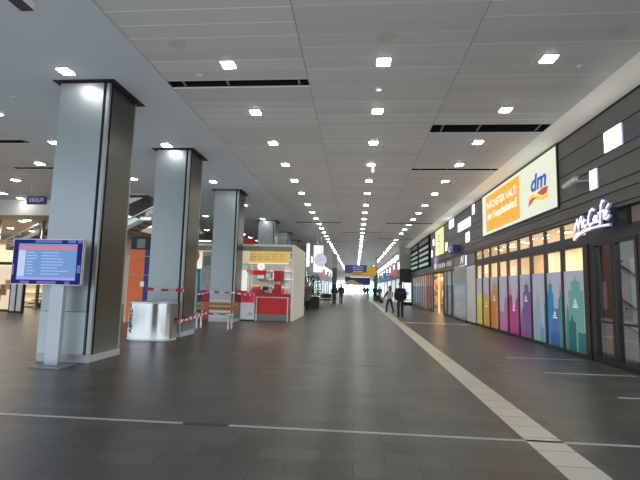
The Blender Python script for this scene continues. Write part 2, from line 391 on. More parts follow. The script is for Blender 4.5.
MB().cyl((0,0,-.1),(0,0,.005), .03).build('stem', SILVER, o); MB().box(-.1,.1,-.45,.22,-.21,-.1).build('housing', WHITE, o); MB().box(-.1,.1,-.45,.22,-.222,-.21).build('underside', BLACK, o)

# ================================================================== INFORMATION SCREEN
r = thing('information_screen', 'blue information screen on a grey steel post in front of the nearest column', 'screen', (-5.69, 7.93, -.0))
MB().box(-.25, .36, -.22, .3, 0, .03).build('base_plate', mat('base_steel', (.28,.29,.3), .45, .5), r)
po = MB().box(-.13, .13, .02, .12, .03, 1.62).build('post', brushed('post_steel', (.46,.50,.54), .4, .5), r)
scr = MB().box(-.9, .51, -.06, .02, 1.52, 2.39).build('housing', SILVER, r)
MB().box(-.89, .5, -.066, -.06, 1.53, 2.38).build('bezel', glow('screen_navy', (.008, .012, .115), 1.0), r)
PUR = glow('screen_lilac', (.16, .15, .46), .8)
p_ = MB()
for a in ((-.46,.08,2.32,2.375),(.2,.36,2.32,2.375),(.4,.49,2.32,2.375),(-.7,-.52,1.535,1.59),(-.36,.02,1.535,1.59),(.2,.3,1.535,1.59),(-.885,-.85,1.7,1.9),(.42,.49,1.75,1.9)): p_.box(a[0],a[1],-.068,-.066,a[2],a[3])
p_.build('lilac_block', PUR, r)
MB().box(-.78, .4, -.072, -.066, 1.61, 2.3).build('display', glow('display_blue', (.15, .29, .58), .95), r)
MB().box(-.78, .4, -.075, -.072, 2.18, 2.25).build('header_bar', glow('display_red', (.66, .20, .26), .9), r)
MB().box(-.78, .4, -.075, -.072, 1.61, 1.66).build('footer_bar', glow('display_violet', (.35, .30, .80), 1.0), r)
MB().box(-.77, -.63, -.075, -.072, 1.67, 2.17).build('time_column', glow('display_white', (.50, .62, .86), .9), r)
t_ = MB()
for i in range(8):
    z = 2.12 - i*.058
    t_.box(-.6, -.6 + random.uniform(.12, .26), -.075, -.072, z, z+.02); t_.box(-.3, -.3 + random.uniform(.3, .6), -.075, -.072, z, z+.018)
t_.build('text_lines', glow('display_text', (.38, .48, .78), .9), r)

# ================================================================== WASTE BIN
r = thing('waste_bin', 'large curved stainless steel waste bin standing before a column', 'bin', (-5.79, 12.25, 0))
def oval(a, b, n=40, p=2.6):
    pts = []
    for i in range(n):
        t = 2*PI*i/n; c, s = math.cos(t), math.sin(t)
        pts.append((a*math.copysign(abs(c)**(2/p), c), b*math.copysign(abs(s)**(2/p), s)))
    return pts
sm = MB().wallz(oval(.65, .45), .05, 1.03).build('body', BIN_STEEL, r)
for f in sm.data.polygons: f.use_smooth = True
MB().prismz(oval(.67, .46), 0, .06).build('base_ring', SILVER, r)
rm = MB(); A_, B_ = oval(.67, .465), oval(.61, .41)
for z in (1.03, 1.07): pass
n_ = len(A_)
va = [[rm.bm.verts.new((x, y, z)) for x, y in P] for P, z in ((A_, 1.02), (A_, 1.07), (B_, 1.07), (B_, .9))]
for a, b in zip(va, va[1:]):
    for i in range(n_): rm.bm.faces.new((a[i], a[(i+1)%n_], b[(i+1)%n_], b[i]))
rm.build('rim', SILVER, r)
MB().prismz(oval(.61, .41), .88, .9).build('inner_tray', DARK, r)
MB().box(.62, .69, -.2, .12, .06, 1.02).build('side_post', mat('bin_post', (.18,.17,.16), .4, .6), r)
MB().ball((.70, -.05, .6), .03, .03, .03).build('lock_knob', BLACK, r)
tx = text('lettering', 'ABFALL', 0, 0, 0, .66, .12, BLACK, r, .003, 0, .02)
for v in tx.data.vertices:
    lx, ly, lz = v.co; x = -.41 - lz
    v.co = (x, -.45*(1 - abs(x/.65)**2.6)**(1/2.6) - .004 + ly, .2 + lx)

# ================================================================== BARRIER TAPE
TR = mat('tape_red', (.60, .03, .04), .4); TW = mat('tape_white', (.75, .72, .72), .4)
def tape(pts, label, sag=.06, hw=.04):
    mb = MB(); k = 0
    for a, b in zip(pts, pts[1:]):
        a, b = Vector(a), Vector(b); n = max(2, int((b-a).length/.11)); prev = None
        for i in range(n+1):
            t = i/n; p = a.lerp(b, t); p.z -= sag*4*t*(1-t)*(b-a).length/6; tw = .9*math.sin(k*.35 + t*4)*hw; hw_ = hw*(.55+.45*abs(math.cos(k*.35)))
            cur = (Vector((p.x, p.y - tw, p.z - hw_)), Vector((p.x, p.y + tw, p.z + hw_)))
            if prev:
                mb.mi = (k//2) % 2; mb.face((prev[0], cur[0], cur[1], prev[1])); k += 1
            prev = cur
    return solo(mb.build('barrier_tape', [TR, TW]), label, 'tape', group='red and white barrier tapes')
tape([(-6.28,12.74,1.43),(-5.14,12.74,1.42),(-6.29,18.44,1.30),(-5.14,18.44,1.28),(-4.75,19.62,1.16)], 'upper red and white barrier tape strung from bin column past bench column to kiosk', .12, .045)
tape([(-5.02,12.2,.52),(-5.26,15.3,.60)], 'lower red and white tape tied from the waste bin to the bench', .02, .05)
tape([(-5.26,15.3,.57),(-4.30,15.3,.56)], 'short red and white tape along the front of the bench seat', .02, .03)

# ================================================================== BENCH
r = thing('wooden_bench', 'wooden slat bench with steel legs in front of a steel column', 'bench', (-5.10, 15.85, 0))
for k in range(3): MB().box(-.75, .75, -.42 + k*.17, -.27 + k*.17, .52, .57).build('seat_slat', WOOD, r)
for z in (.66, .82): MB().box(-.77, .77, .1, .14, z, z + .13).build('back_slat', WOOD, r)
for s in (-1, 1):
    for yy in (-.36, .08): MB().box(s*.58-.025, s*.58+.025, yy-.025, yy+.025, 0, .5).build('leg', SILVER, r)
    MB().box(s*.58-.02, s*.58+.02, -.42, .16, .49, .52).box(s*.58-.02, s*.58+.02, .145, .185, .5, .95).build('support', SILVER, r)

# ================================================================== KIOSK
KX0, KX1, KY = -7.95, -2.82, 20.0
r = thing('snack_kiosk', 'white framed snack kiosk with red counter and yellow menu boards', 'kiosk', (0, KY, 0))
KW = mat('kiosk_white', (.92, .91, .85), .5)
MB().box(KX0, KX1+.0, -.25, 4.1, 3.42, 3.50).build('roof', KW, r); MB().box(KX0+.1, KX1-.12, -.0, .1, 3.2, 3.42).build('front_beam', mat('beam_grey', (.33,.34,.31), .5), r)
MB().prism([(KX1-.12, .02), (KX1, .02), (KX1, 3.42), (KX1-.12, 3.42)], -.1, 4.1).build('side_wall', KW, r)
MB().box(KX0, KX0+.1, -.1, 4.1, .02, 3.42).build('far_side_wall', KW, r)
MB().box(KX0+.1, KX1-.12, 3.9, 4.05, .02, 3.42).build('back_wall', mat('kiosk_back', (.26, .27, .27), .6), r)
MB().box(-5.2, KX1-.2, -.02, .55, .3, 1.2).build('counter', RED, r)
MB().box(-5.25, KX1-.15, -.1, .6, 1.2, 1.26).build('worktop', mat('worktop', (.42,.05,.06), .3), r)
MB().box(-5.25, KX1-.15, -.05, .55, 0, .3).build('kickboard', mat('kick_grey', (.24,.25,.24), .6), r)
MB().box(-4.95, -3.1, .35, .5, 1.26, 1.42).build('counter_upstand', RED, r)
YEL = mat('menu_yellow', (.60, .42, .14), .5, 0, (.72, .48, .17), .55)
MB().prism([(-4.98, 2.66), (-3.2, 2.66), (-3.07, 2.8), (-3.05, 3.2), (-4.98, 3.2)], -.05, .05).build('menu_board', YEL, r)
mm = MB()
for i in range(5):
    for k in range(3): mm.box(-4.9 + i*.34, -4.9 + i*.34 + random.uniform(.12,.26), -.056, -.05, 2.8+k*.12, 2.83+k*.12)
mm.build('menu_lines', mat('menu_line', (.66,.42,.14), .5), r)
MB().box(-4.98, -3.1, -.052, -.04, 2.62, 2.66).build('menu_edge', glow('menu_edge', (1,.85,.35), 1.0), r)
for x, w in ((-5.38, .38),): MB().box(x, x+w, -.04, .02, 2.62, 3.2).build('price_board', mat('price_cream', (.75,.70,.58), .5, 0, (.8,.72,.6), .4), r)
MB().box(-5.38, -5.0, -.04, .02, 2.36, 2.56).build('green_board', mat('green_board', (.45,.62,.38), .5, 0, (.5,.7,.4), .3), r)
MB().box(-5.4, -4.2, .3, .34, 2.1, 2.32).build('red_fascia', RED, r)
MB().box(-4.95, -3.0, .0, .02, 1.26, 2.5).build('glass_screen', GLASS, r)
for x in (-4.96, -3.98, -3.02): MB().box(x-.02, x+.02, -.02, .03, 1.26, 2.6).build('glass_post', SILVER, r)
for x in (-4.5, -3.06): MB().box(x-.025, x+.025, -.22, -.17, 0, 1.08).build('rail_post', SILVER, r)
MB().box(-4.54, -3.02, -.21, -.18, 1.06, 1.1).build('tray_rail', SILVER, r)
for i in range(3): MB().box(-4.85, -3.2, 3.6, 3.88, 1.5+i*.45, 1.54+i*.45).build('back_shelf', OFFW, r)
# things in and by the kiosk
kt = KY
o = thing('slush_machine', 'red drink dispenser standing on the kiosk counter', 'drink machine', (-3.6, kt+.22, 1.26))
MB().box(-.17,.17,-.12,.12,0,.42).build('base', RED, o); MB().box(-.2,.2,-.15,.15,.55,1.05).build('tank', RED, o); MB().box(-.06,.06,-.1,.1,.42,.55).build('neck', WHITE, o); MB().box(.2,.26,-.1,.1,.4,1.05).build('side_unit', BLACK, o)
o = thing('coffee_machine', 'black and steel coffee machine on the kiosk counter', 'coffee machine', (-4.12, kt+.25, 1.26))
MB().box(-.2,.2,-.1,.12,0,.28).build('body', BLACK, o); MB().box(-.14,.14,-.12,-.1,.03,.12).build('drip_tray', SILVER, o); MB().box(-.22,.22,-.12,.12,.28,.34).build('top', SILVER, o)
o = thing('paper_cups', 'pink white stack of paper cups on the counter', 'cups', (-4.05, kt-.02, 1.26))
MB().lathe([(.05,0),(.065,.14),(.06,.15)], seg=14).build('cup', mat('cup_pink', (.75,.45,.5), .5), o); MB().lathe([(.05,0),(.065,.2),(.07,.21)], (.15,0,0), 14).build('cup', WHITE, o)
o = thing('bread_basket', 'tan bread tray behind the kiosk glass', 'basket', (-4.7, kt+.43, 1.42))
MB().box(-.25,.25,-.06,.06,0,.06).build('tray', WOOD, o)
bb = MB()
for i in range(4): bb.ball((-.18+i*.12, 0, .12), .07, .06, .07)
bb.build('bread', mat('bread', (.55,.36,.16), .6), o)
o = thing('wall_clock', 'round white dial on the kiosk back wall', 'clock', (-5.25, kt+3.86, 2.65))
MB().cyl((0,0,0),(0,.03,0), .22, seg=20).build('dial', WHITE, o); MB().bar((0,-.01,0),(0.08,-.01,.1), .02, .02).build('hand', BLACK, o)
for x, z, c, lab in ((-4.6, 2.1, (.5,.5,.52), 'grey'), (-4.2, 2.1, (.1,.15,.18), 'dark'), (-3.75, 2.1, (.6,.6,.6), 'pale')):
    o = thing('wall_box', '%s box unit on the shelf behind the kiosk counter' % lab, 'box', (x - .6, kt+3.74, z-.11), 0)
    MB().box(-.17,.17,-.1,.1,0,.34).build('body', mat('unit_'+lab, c, .4), o); MB().box(-.12,.12,-.11,-.1,.08,.26).build('front', SILVER, o)
o = thing('poster_stand', 'tall white poster column beside the kiosk counter', 'poster', (-5.2, kt-.14, 0))
MB().box(-.2,.2,-.03,.03,.02,1.35).build('stand', RED, o); MB().box(-.2,.2,-.03,.03,1.35,2.15).build('panel', mat('poster_white', (.85,.85,.83), .5, 0, (1,1,1), .55), o); MB().prism([(-.2,2.15),(.2,2.15),(.12,2.3),(-.12,2.3)], -.03,.03).build('header', mat('poster_white'  , (1,1,1)), o)
o = thing('sandwich_board', 'red topped sandwich board with price beside the bench column', 'sign board', (-4.93, kt-.28, 0))
MB().prism([(-.36,.05),(.36,.05),(.34,1.25),(-.34,1.25)], -.02,.02).build('board', mat('board_pale', (.62,.64,.67), .5, 0, (.7,.72,.78), .15), o)
MB().box(-.335,.335,-.03,-.02,.82,1.24).build('red_top', mat('board_red', (.66,.05,.10), .5, 0, (.7,.05,.1), .2), o)
MB().box(-.37,.37,-.09,.09,0,.06).build('foot', BLACK, o); MB().box(-.24,.24,-.03,-.02,1.04,1.07).box(-.2,.2,-.03,-.02,.97,.99).build('red_lines', WHITE, o)
text('price', '1,99', -.02, -.022, .2, .3, .18, mat('price_dark', (.12,.13,.2), .5), o, .005)
# left part of the kiosk seen between the two columns
o = thing('drinks_fridge', 'tall drinks fridge with turquoise bottles between bin column and bench column', 'fridge', (-7.45, kt-.55, 0))
MB().box(-.36,.36,-.25,.25,0,2.3).build('cabinet', mat('fridge_blue', (.10,.36,.50), .4), o); MB().box(-.31,.31,-.262,-.25,.3,2.1).build('door', mat('fridge_inside', (.35,.60,.68), .3, 0, (.35,.7,.8), .35), o)
bt = [];
for i in range(3):
    for k in range(5): MB().cyl((-.25+k*.12,-.28,.5+i*.5),(-.25+k*.12,-.28,.78+i*.5), .04, seg=8).build('bottle', mat(('bottle_a','bottle_b','bottle_c')[(i+k)%3], ((.05,.3,.5),(.6,.7,.75),(.1,.5,.55))[(i+k)%3], .3), o)
o = thing('product_poster', 'pale food poster panel left of the bench column', 'poster', (-6.82, kt-.5, 0))
MB().box(-.22,.22,0,.04,1.35,3.1).build('panel', mat('poster_cream', (.55,.52,.44), .6, noise=.4, nscale=5), o); MB().box(-.14,.16,-.006,0,2.45,2.9).build('picture', mat('poster_pic', (.2,.26,.32), .6), o); MB().box(-.24,.24,-.012,0,2.3,2.34).build('divider', GREYP, o); MB().box(-.22,.22,0,.3,0,1.34).build('stand_box', mat('stand_red', (.42,.04,.07), .5), o)
o = thing('balloon_sign', 'round orange red lamp sign hanging under kiosk edge left of bench column', 'sign', (-7.38, kt-.5, 2.9))
MB().ball((0,0,0), .2,.1,.3).build('bulb', mat('orange_red', (.75,.10,.05), .5), o); MB().cyl((0,0,.25),(0,0,.52), .015).build('rod', SILVER, o)
o = thing('notice_paper', 'pale grey notice taped to the side of the bin column', 'notice', (-5.21, 13.35, 1.62))
MB().box(0,.008,-.38,.42,0,.52).build('sheet', mat('paper_grey', (.55,.54,.52), .6), o)
for s in (-.3,.34): MB().box(.008,.01,s-.03,s+.03,.47,.53).build('tape_piece', GREYP, o)
# orange machine between the first two columns
o = thing('photo_booth', 'orange booth with navy edge and dark top behind the nearest column', 'booth', (-8.85, 17.3, 0))
MB().box(-.38,.28,-.2,.9,0,2.95).build('cabinet', mat('booth_orange', (.70,.15,.04), .5, 0, (.75,.17,.05), .15, noise=.1, nscale=3), o)  # slight emission added to brighten the orange
MB().box(.28,.56,-.22,.9,0,2.95).build('edge_panel', mat('booth_navy', (.025,.05,.26), .5), o); MB().box(-.5,-.38,-.15,.9,0,2.7).build('side_post', OFFW, o)
MB().box(-.4,.6,-.1,.9,2.95,3.5).build('top_box', BLACK, o); MB().box(-.15,.2,-.11,-.1,3.02,3.4).build('top_picture', mat('pic_grey', (.25,.25,.26), .5), o)
for z in (1.9, 2.66): MB().box(-.38,.56,-.225,-.215,z,z+.03).build('trim_line', mat('booth_line', (.6,.35,.28), .5), o)
MB().box(.16,.32,-.24,-.22,1.45,1.65).build('slot_plate', SILVER, o)

# ================================================================== LEFT BACKGROUND
o = thing('hanging_sign', 'small navy direction sign hanging left of the nearest column', 'sign', (-13.8, 17.5, 4.86))
MB().box(-.43,.43,-.05,.05,0,.36).build('panel', NAVY, o)
for s in (-.3,.3): MB().cyl((s,0,.36),(s,0,ZC-4.86), .012, seg=8).build('rod', SILVER, o)
g = MB(); stroke(g, [(.16,.1),(.3,.25)], .03, -.056,-.05); stroke(g, [(.19,.26),(.3,.26),(.3,.14)], .03, -.056,-.05); g.build('arrow', WHITE, o)
g = MB()
for a in (-.3,-.18,-.06,.05): g.box(a,a+.07,-.056,-.05,.1,.27)
g.build('pictogram', GREYP, o)
def escalator(x0, z0, x1, z1, y, label):
    o = thing('escalator', label, 'escalator', (0, y, 0)); m = (z1-z0)/(x1-x0)
    MB().prism([(x0, z0-.6), (x1, z1-.6), (x1, z1-.35), (x0, z0-.35)], 0, 1.2).build('truss', mat('truss_grey', (.36,.355,.33), .4, .3), o)
    for yy in (0, 1.17): MB().prism([(x0, z0-.35), (x1, z1-.35), (x1, z1-.04), (x0, z0-.04)], yy, yy+.03).build('balustrade', glass_mat('balustrade_glass', .2, (.75,.78,.78)), o)
    for yy in (0, 1.17): MB().bar((x0, yy, z0), (x1, yy, z1), .08, .07).build('handrail', BLACK if yy else SILVER, o)
    st = MB(); n = int((z1-z0)/.2)
    for k in range(n): st.box(x0 + k*.2/m, x0 + (k+1)*.2/m, .1, 1.1, z0-.45+k*.2, z0-.3+k*.2)
    st.build('steps', DGREY, o)
escalator(-20.6, 3.95, -18.9+.3, 4.95, 24.0, 'escalator rising under the low brown ceiling beside the nearest column')
escalator(-14.2, 4.7, -10.3, 6.75, 24.0, 'escalator side seen in the tall opening between nearest column and bin column')
o = thing('white_banner', 'small white triangular banner in the tall opening', 'banner', (-12.75, 23.6, 5.95))
MB().prism([(-.5,0),(-.5,.45),(.45,.45)], 0,.03).build('cloth', WHITE, o); MB().box(-.55,.5,-.01,.04,.45,.49).build('rail', SILVER, o)
o = thing('light_fitting', 'pale square lamp fitting mounted on the escalator underside', 'lamp', (-12.0, 23.8, 5.15))
MB().box(-.35,.35,-.1,.1,0,.2).build('housing', WHITE, o); MB().box(-.3,.3,-.11,-.1,.03,.17).build('diffuser', glow('soft_white', (1,1,1), 1.0), o)
# warm shop under the low ceiling
o = thing('shop_display', 'glowing warm white shop display wall behind the blue screen at left', 'shop display', (-24, 31.5, 0))
MB().box(-5,5,.2,.45,.0,4.3).build('back_panel', mat('warm_back', (.8,.68,.5), .6, 0, (1,.80,.55), .35), o)
for i in range(8):
    MB().box(-4.9+i*1.25,-3.8+i*1.25,.1,.2,2.4,3.9).build('light_panel', glow('warm_panel_%d' % (i%3), ((1,.93,.80),(1,.8,.55),(1,.72,.5))[i%3], (1.3,1.0,.6)[i%3]), o)
for z in (.6,1.2,1.8): MB().box(-5,5,-.15,.2,z,z+.05).build('shelf', WOOD, o)
for i in range(10):
    q = thing('display_goods', 'small coloured goods stacked on the warm shop shelves at left', 'goods', (-28.6+i*.98, 31.5, (.65,1.25,1.85)[i%3]), 0, 'goods on warm shop shelves')
    c = [(.5,.2,.1),(.2,.15,.1),(.7,.6,.4),(.1,.2,.15),(.6,.35,.2)][i%5]
    MB().box(-.2,.2,-.1,.1,0,.3).build('carton', mat('goods_%d' % (i%5), c, .5), q); MB().box(-.12,.12,-.1,.1,.3,.42).build('carton_top', mat('goods_%d' % ((i+2)%5), c, .5), q)
for x, y, rz_, lab in ((-16.65, 20.4, 0, 'dark framed totem with two pale panels behind the blue screen'),):
    o = thing('info_totem', lab, 'totem', (x, y, 0), rz_)
    MB().box(-.36,.36,-.06,.08,0,2.35).build('frame', BLACK, o)
    for s in (-.17,.17): MB().box(s-.12,s+.12,-.075,-.06,.08,2.25).build('pale_panel', mat('totem_panel', (.52,.53,.54), .4, 0, (.8,.82,.85), .15), o)
o = thing('shop_counter', 'dark framed lit display cabinet at the left edge below the blue screen', 'cabinet', (-18.0, 20.9, 0))
MB().box(-1.2,.62,0,.1,2.35,2.5).box(.52,.62,0,.1,0,2.35).box(-1.2,-1.1,0,.1,0,2.35).build('frame', BLACK, o)
MB().box(-1.1,.52,.3,.34,.1,2.3).build('lit_back', glow('cab_back', (1,.78,.58), .8), o); MB().box(-1.2,.62,0,.5,0,.08).build('base', DARKWOOD, o)
for k, c in enumerate(((.9,.9,.9),(.5,.25,.12),(.95,.6,.4))): MB().box(-.35+k*.25,-.15+k*.25,.1,.29,.5+k*.3,1.1+k*.25).build('product', mat('cab_prod_%d' % k, c, .5), o)
o = thing('wooden_stairs', 'dark brown wooden steps behind the screen post at left', 'stairs', (-18.7, 24.6, 0))
for k in range(6): MB().box(-.7+k*.2,1.2,-.2,.2+.5,k*.2,k*.2+.06).build('tread', DARKWOOD, o)
MB().prism([(-.7,0),(1.2,0),(1.2,1.3),(.5,1.3)], .7,.75).build('stringer', DARKWOOD, o)
for x in (-20.6, -17.9):
    o = thing('steel_post', 'slim steel post of the shop front at the left picture edge' if x < -20 else 'slim steel post of the shop front beside the nearest column', 'post', (x, 23.4, 0))
    MB().cyl((0,0,0),(0,0,5.0), .09, seg=12).build('shaft', SILVER, o); MB().cyl((0,0,0),(0,0,.06), .16, seg=12).build('foot', SILVER, o)
o = thing('shop_rail', 'thin grey rail across the shop front at the left picture edge', 'rail', (-20, 23.2, 4.15)); MB().bar((-3.5,0,0),(.9,0,0), .08,.1).build('beam', GREYP, o); MB().box(-3.5,.9,-.02,.02,-.35,-.3).build('lower_bar', SILVER, o)
o = thing('small_display', 'small bright white screen at the left picture edge', 'screen', (-18.15, 20.3, 2.62)); MB().box(-.3,.3,-.05,.05,0,.45).build('housing', BLACK, o); MB().box(-.27,.27,-.055,-.05,.03,.42).build('display', glow('small_disp', (.8,.95,1), 1.4), o); MB().box(-.05,.05,0,.05,-.12,0).build('bracket', SILVER, o)
o = thing('red_banner', 'red banner hanging far behind the kiosk roof', 'banner', (-7.5, 30.0, 4.3)); MB().box(-.7,.45,0,.03,0,.55).build('cloth', RED, o)
for s in (-.5,.3): MB().cyl((s,.015,.55),(s,.015,1.48), .01, seg=6).build('cord', SILVER, o)
o = thing('dark_hanging_box', 'dark box sign hanging between bin column and bench column', 'sign', (-11.0, 29.6, 4.65)); MB().box(-.45,.4,0,.15,0,.45).build('housing', DARKWOOD, o)
MB().box(0,.9,-.04,0,-.1,.02).build('lit_strip', glow('strip_white', (1,.95,.85), 1.2), o); MB().cyl((0,.07,.45),(0,.07,ZC-4.65), .02, seg=8).build('rod', SILVER, o)
# left wall behind the kiosk: lit shop strips
for i, (y, c) in enumerate(((33.8,(.25,.45,.5)),(37,(.55,.5,.45)),(40.5,(.5,.12,.1)),(44.5,(.5,.5,.5)))):
    o = thing('far_shop_window', ('teal','beige','red','grey')[i] + ' lit shop window in the dark wall behind the kiosk', 'shop window', (-11.98, y, 0), PI/2)
    MB().box(-1.5,1.5,-.06,.0,0,2.9).build('frame', DGREY, o); MB().box(-1.38,1.38,-.07,-.06,.15,2.75).build('pane', mat('fsw_%d' % i, c, .4, 0, c, .5), o)

# ================================================================== RIGHT: SHOPFRONT WITH SKYLINE FILM
EDGES = [21.48, 20.41, 19.35, 18.19, 17.09, 15.97, 14.87, 13.78, 12.69, 11.47]
XS = 5.76
LAV_ = mat('film_lavender', (.42, .38, .50), .35, 0, (.42, .38, .52), .22)
def filmc(n, c): return mat(n, c, .35, 0, c, .28)  # emission stands in for shop light coming through the film
# polygons per pane in fractions of pane width (0..1) and height of the film (0..1)
def tower(x0, x1, h, style=0):
    m = (x0+x1)/2; w = x1-x0
    if style == 0: return [(x0,0),(x1,0),(x1,h*.8),(x1-w*.2,h*.8),(x1-w*.2,h*.92),(m+w*.06,h*.94),(m+w*.03,h),(m-w*.03,h),(m-w*.06,h*.94),(x0+w*.2,h*.92),(x0+w*.2,h*.8),(x0,h*.8)]
    if style == 1: return [(x0,0),(x1,0),(x1,h*.75),(m+w*.15,h*.8),(m,h),(m-w*.15,h*.8),(x0,h*.75)]
    if style == 2: return [(x0,0),(x1,0),(x1-w*.12,h*.6),(x1-w*.3,h*.85),(m,h),(x0+w*.3,h*.85),(x0+w*.12,h*.6)]
    return [(x0,0),(x1,0),(x1,h),(m,h*.92),(x0,h*.97)]
PANES = [
 ('pale yellow', (.47,.46,.58), [((.66,.60,.16), tower(0,1,.72,3)), ((.62,.55,.08), tower(.1,.75,.5,3))], None),
 ('golden yellow', (.47,.46,.58), [((.60,.40,.06), tower(.0,.95,.72,0)), ((.55,.32,.03), tower(.3,1,.5,3))], (.5,.4)),
 ('orange', (.47,.46,.58), [((.62,.24,.05), tower(.1,1,.94,0)), ((.60,.17,.02), tower(0,.7,.55,3))], (.5,.55)),
 ('dusky pink', (.47,.46,.58), [((.46,.20,.38), tower(0,.7,.38,3)), ((.50,.14,.34), tower(.55,1,.66,0))], None),
 ('magenta', (.47,.46,.58), [((.48,.03,.24), tower(0,.35,.86,1)), ((.46,.02,.22), tower(.25,.8,.5,3)), ((.44,.03,.26), tower(.66,1,.78,1))], (.5,.40)),
 ('violet', (.47,.46,.58), [((.16,.08,.28), tower(.28,.9,.92,0)), ((.25,.10,.32), tower(0,.4,.5,2)), ((.22,.08,.30), tower(.6,1,.42,3))], (.55,.58)),
 ('pale blue green', (.47,.46,.58), [((.26,.44,.50), tower(.05,.7,.74,2)), ((.12,.30,.52), tower(.55,.8,.27,1)), ((.08,.24,.48), tower(.86,1,.6,3))], None),
 ('blue', (.47,.46,.58), [((.03,.25,.50), tower(0,.42,.92,0)), ((.05,.15,.42), tower(.3,.85,.55,3)), ((.06,.26,.28), tower(.72,1,.86,1)), ((.04,.10,.34), tower(.2,.75,.2,3))], (.5,.38)),
 ('green', (.47,.46,.58), [((.14,.38,.34), tower(.2,.9,.96,0)), ((.05,.26,.24), tower(.02,.25,.6,2)), ((.0,.13,.14), tower(.18,.52,.48,1)), ((.0,.16,.16), tower(.62,1,.26,3))], (.55,.55)),
]
for i, (nm, lav, polys, mark) in enumerate(PANES):
    y0, y1 = EDGES[i], EDGES[i+1]; w = y0 - y1
    r = thing('shopfront_panel', 'tall shop window panel with %s city skyline film' % nm, 'shop window', (XS, y0, 0), R90, 'skyline shop window panels')
    fr = MB().box(0,.05,-.04,.06,.0,2.82).box(w-.05,w,-.04,.06,.0,2.82).box(.05,w-.05,-.04,.06,0,.09).box(.05,w-.05,-.04,.06,2.77,2.82)
    fr.build('frame', FRAME, r)
    MB().box(.05,w-.05,.0,.012,2.19,2.77).build('pane', GLASS, r)
    f = MB().box(.05,w-.05,-.004,.012,.09,2.19).build('film', filmc('lav_%d' % i, lav), r)
    for k, (c, P) in enumerate(polys):
        gw, gh = w-.1, 2.05
        MB().prism([(.05+min(1,max(0,a))*gw, .09+b*gh) for a, b in P], -.006-.002*k, -.0041).build('skyline', filmc('sky_%d_%d' % (i, k), c), f)
    if mark:
        mx_, mz = .05 + mark[0]*(w-.1), .09 + mark[1]*2.05; g = MB()
        g.box(mx_-.07, mx_+.06, -.016,-.013, mz+.12, mz+.17); g.box(mx_-.1,mx_+.08,-.016,-.013,mz+.06,mz+.10); g.box(mx_-.14,mx_+.14,-.016,-.013,mz,mz+.04); g.prism([(mx_-.05,mz+.19),(mx_+.02,mz+.19),(mx_-.01,mz+.24)], -.016,-.013)
        g.build('slogan', mat('film_white', (.85,.83,.88), .5, 0, (.9,.88,.95), .35), f)
# beam and transom row
struct(MB().box(XS-.05, XS+.1, 4, 21.6, 2.825, 3.06).build('trim_14', FRAME))
TE = [21.5 - 1.1*k for k in range(10)]
for i in range(9):
    y0, w = TE[i], 1.1
    r = thing('transom_window', 'small lit transom window above the skyline panels, %s from the far end' % ORD[i], 'window', (XS, y0, 3.06), R90, 'transom windows')
    MB().box(0,.13,-.015,.03,0,.385).box(w-.06,w,-.015,.03,0,.385).build('mullion', mat('mullion_brown', (.10,.085,.08), .5), r)
    MB().box(.13,w-.06,.0,.012,0,.385).build('pane', GLASS, r)
# warm shop interior behind
WARM = mat('shop_cream', (.86,.74,.56), .7)
struct(MB().box(8.6,8.7,11.2,22,0,3.5).build('wall_shop_back', WARM)); struct(MB().box(5.9,8.6,11.3,22,3.5,3.55).build('ceiling_shop', WARM))
struct(MB().box(5.9,8.6,22,22.1,0,3.5).build('wall_shop_end', WARM)); struct(MB().box(5.9,8.6,11.2,11.3,0,3.5).build('wall_shop_near', WARM))
for k, y in enumerate((12.3, 13.9, 15.5, 17.1, 18.7, 20.3)):
    o = thing('shop_lamp', 'small warm ceiling lamp inside the skyline window shop, %s from viewer' % ORD[k], 'lamp', (6.5, y, 3.5), 0, 'lamps inside the shop')
    MB().cyl((0,0,-.04),(0,0,0), .14, seg=14).build('rim', SILVER, o); MB().cyl((0,0,-.05),(0,0,-.04), .11, seg=14).build('diffuser', mat('warm_lamp', (1,1,1), .4, 0, (1,.85,.6), 14), o)

# ---- glazed cafe doors at the right edge
def door(y0, w, n, label, inner):
    r = thing('glass_door', label, 'door', (XS, y0, 0), R90, 'dark framed glass doors')
    MB().box(0,.09,-.06,.06,0,2.82).box(w-.09,w,-.06,.06,0,2.82).box(.09,w-.09,-.06,.06,0,.12).box(.09,w-.09,-.06,.06,2.74,2.82).build('frame', DGREY, r)
    MB().box(.09,w-.09,-.004,.008,.12,2.74).build('pane', GLASS_D, r)
    MB().box(.09,w-.09,-.02,.02,.93,.98).build('push_bar', DGREY, r)
door(11.08, .86, 1, 'narrow dark framed glass cafe door next to the green skyline panel', 0)
door(10.2, .86, 2, 'dark framed glass cafe door at the picture edge', 0)
door(9.3, .9, 3, 'last dark framed glass cafe door, cut by the picture edge', 0); door(8.35, .9, 4, 'glass cafe door beyond the picture edge', 0)
struct(MB().box(XS-.06, XS+.12, 11.08, 11.46, 0, 2.82).box(XS-.09,XS-.06,11.2,11.26,0,2.82).build('trim_15', DGREY))
MARB = mat('cafe_wall', (.40, .41, .41), .5, noise=.3, nscale=1.4)
struct(MB().box(7.5,7.6,4,11.2,0,3.5).build('wall_cafe_back', MARB)); struct(MB().box(5.9,8.6,4,11.2,3.5,3.55).build('ceiling_cafe', MIDG))
o = thing('cafe_curtain', 'reddish brown post just inside the cafe doors', 'post', (5.97, 11.0, 0)); MB().box(-.08,.08,-.06,.06,0,3.2).build('shaft', mat('curtain_brown', (.17,.055,.04), .6), o); MB().box(-.1,.1,-.08,.08,0,.1).build('foot', DGREY, o)
o = thing('cafe_handrail', 'dark slanting handrail cables inside the cafe doors', 'handrail', (0, 11.12, 0))
for z0, z1 in ((2.62,1.95),(1.80,1.12),(1.25,.55)): MB().bar((5.92,0,z0),(6.9,0,z1), .03,.035).build('cable', BLACK, o)
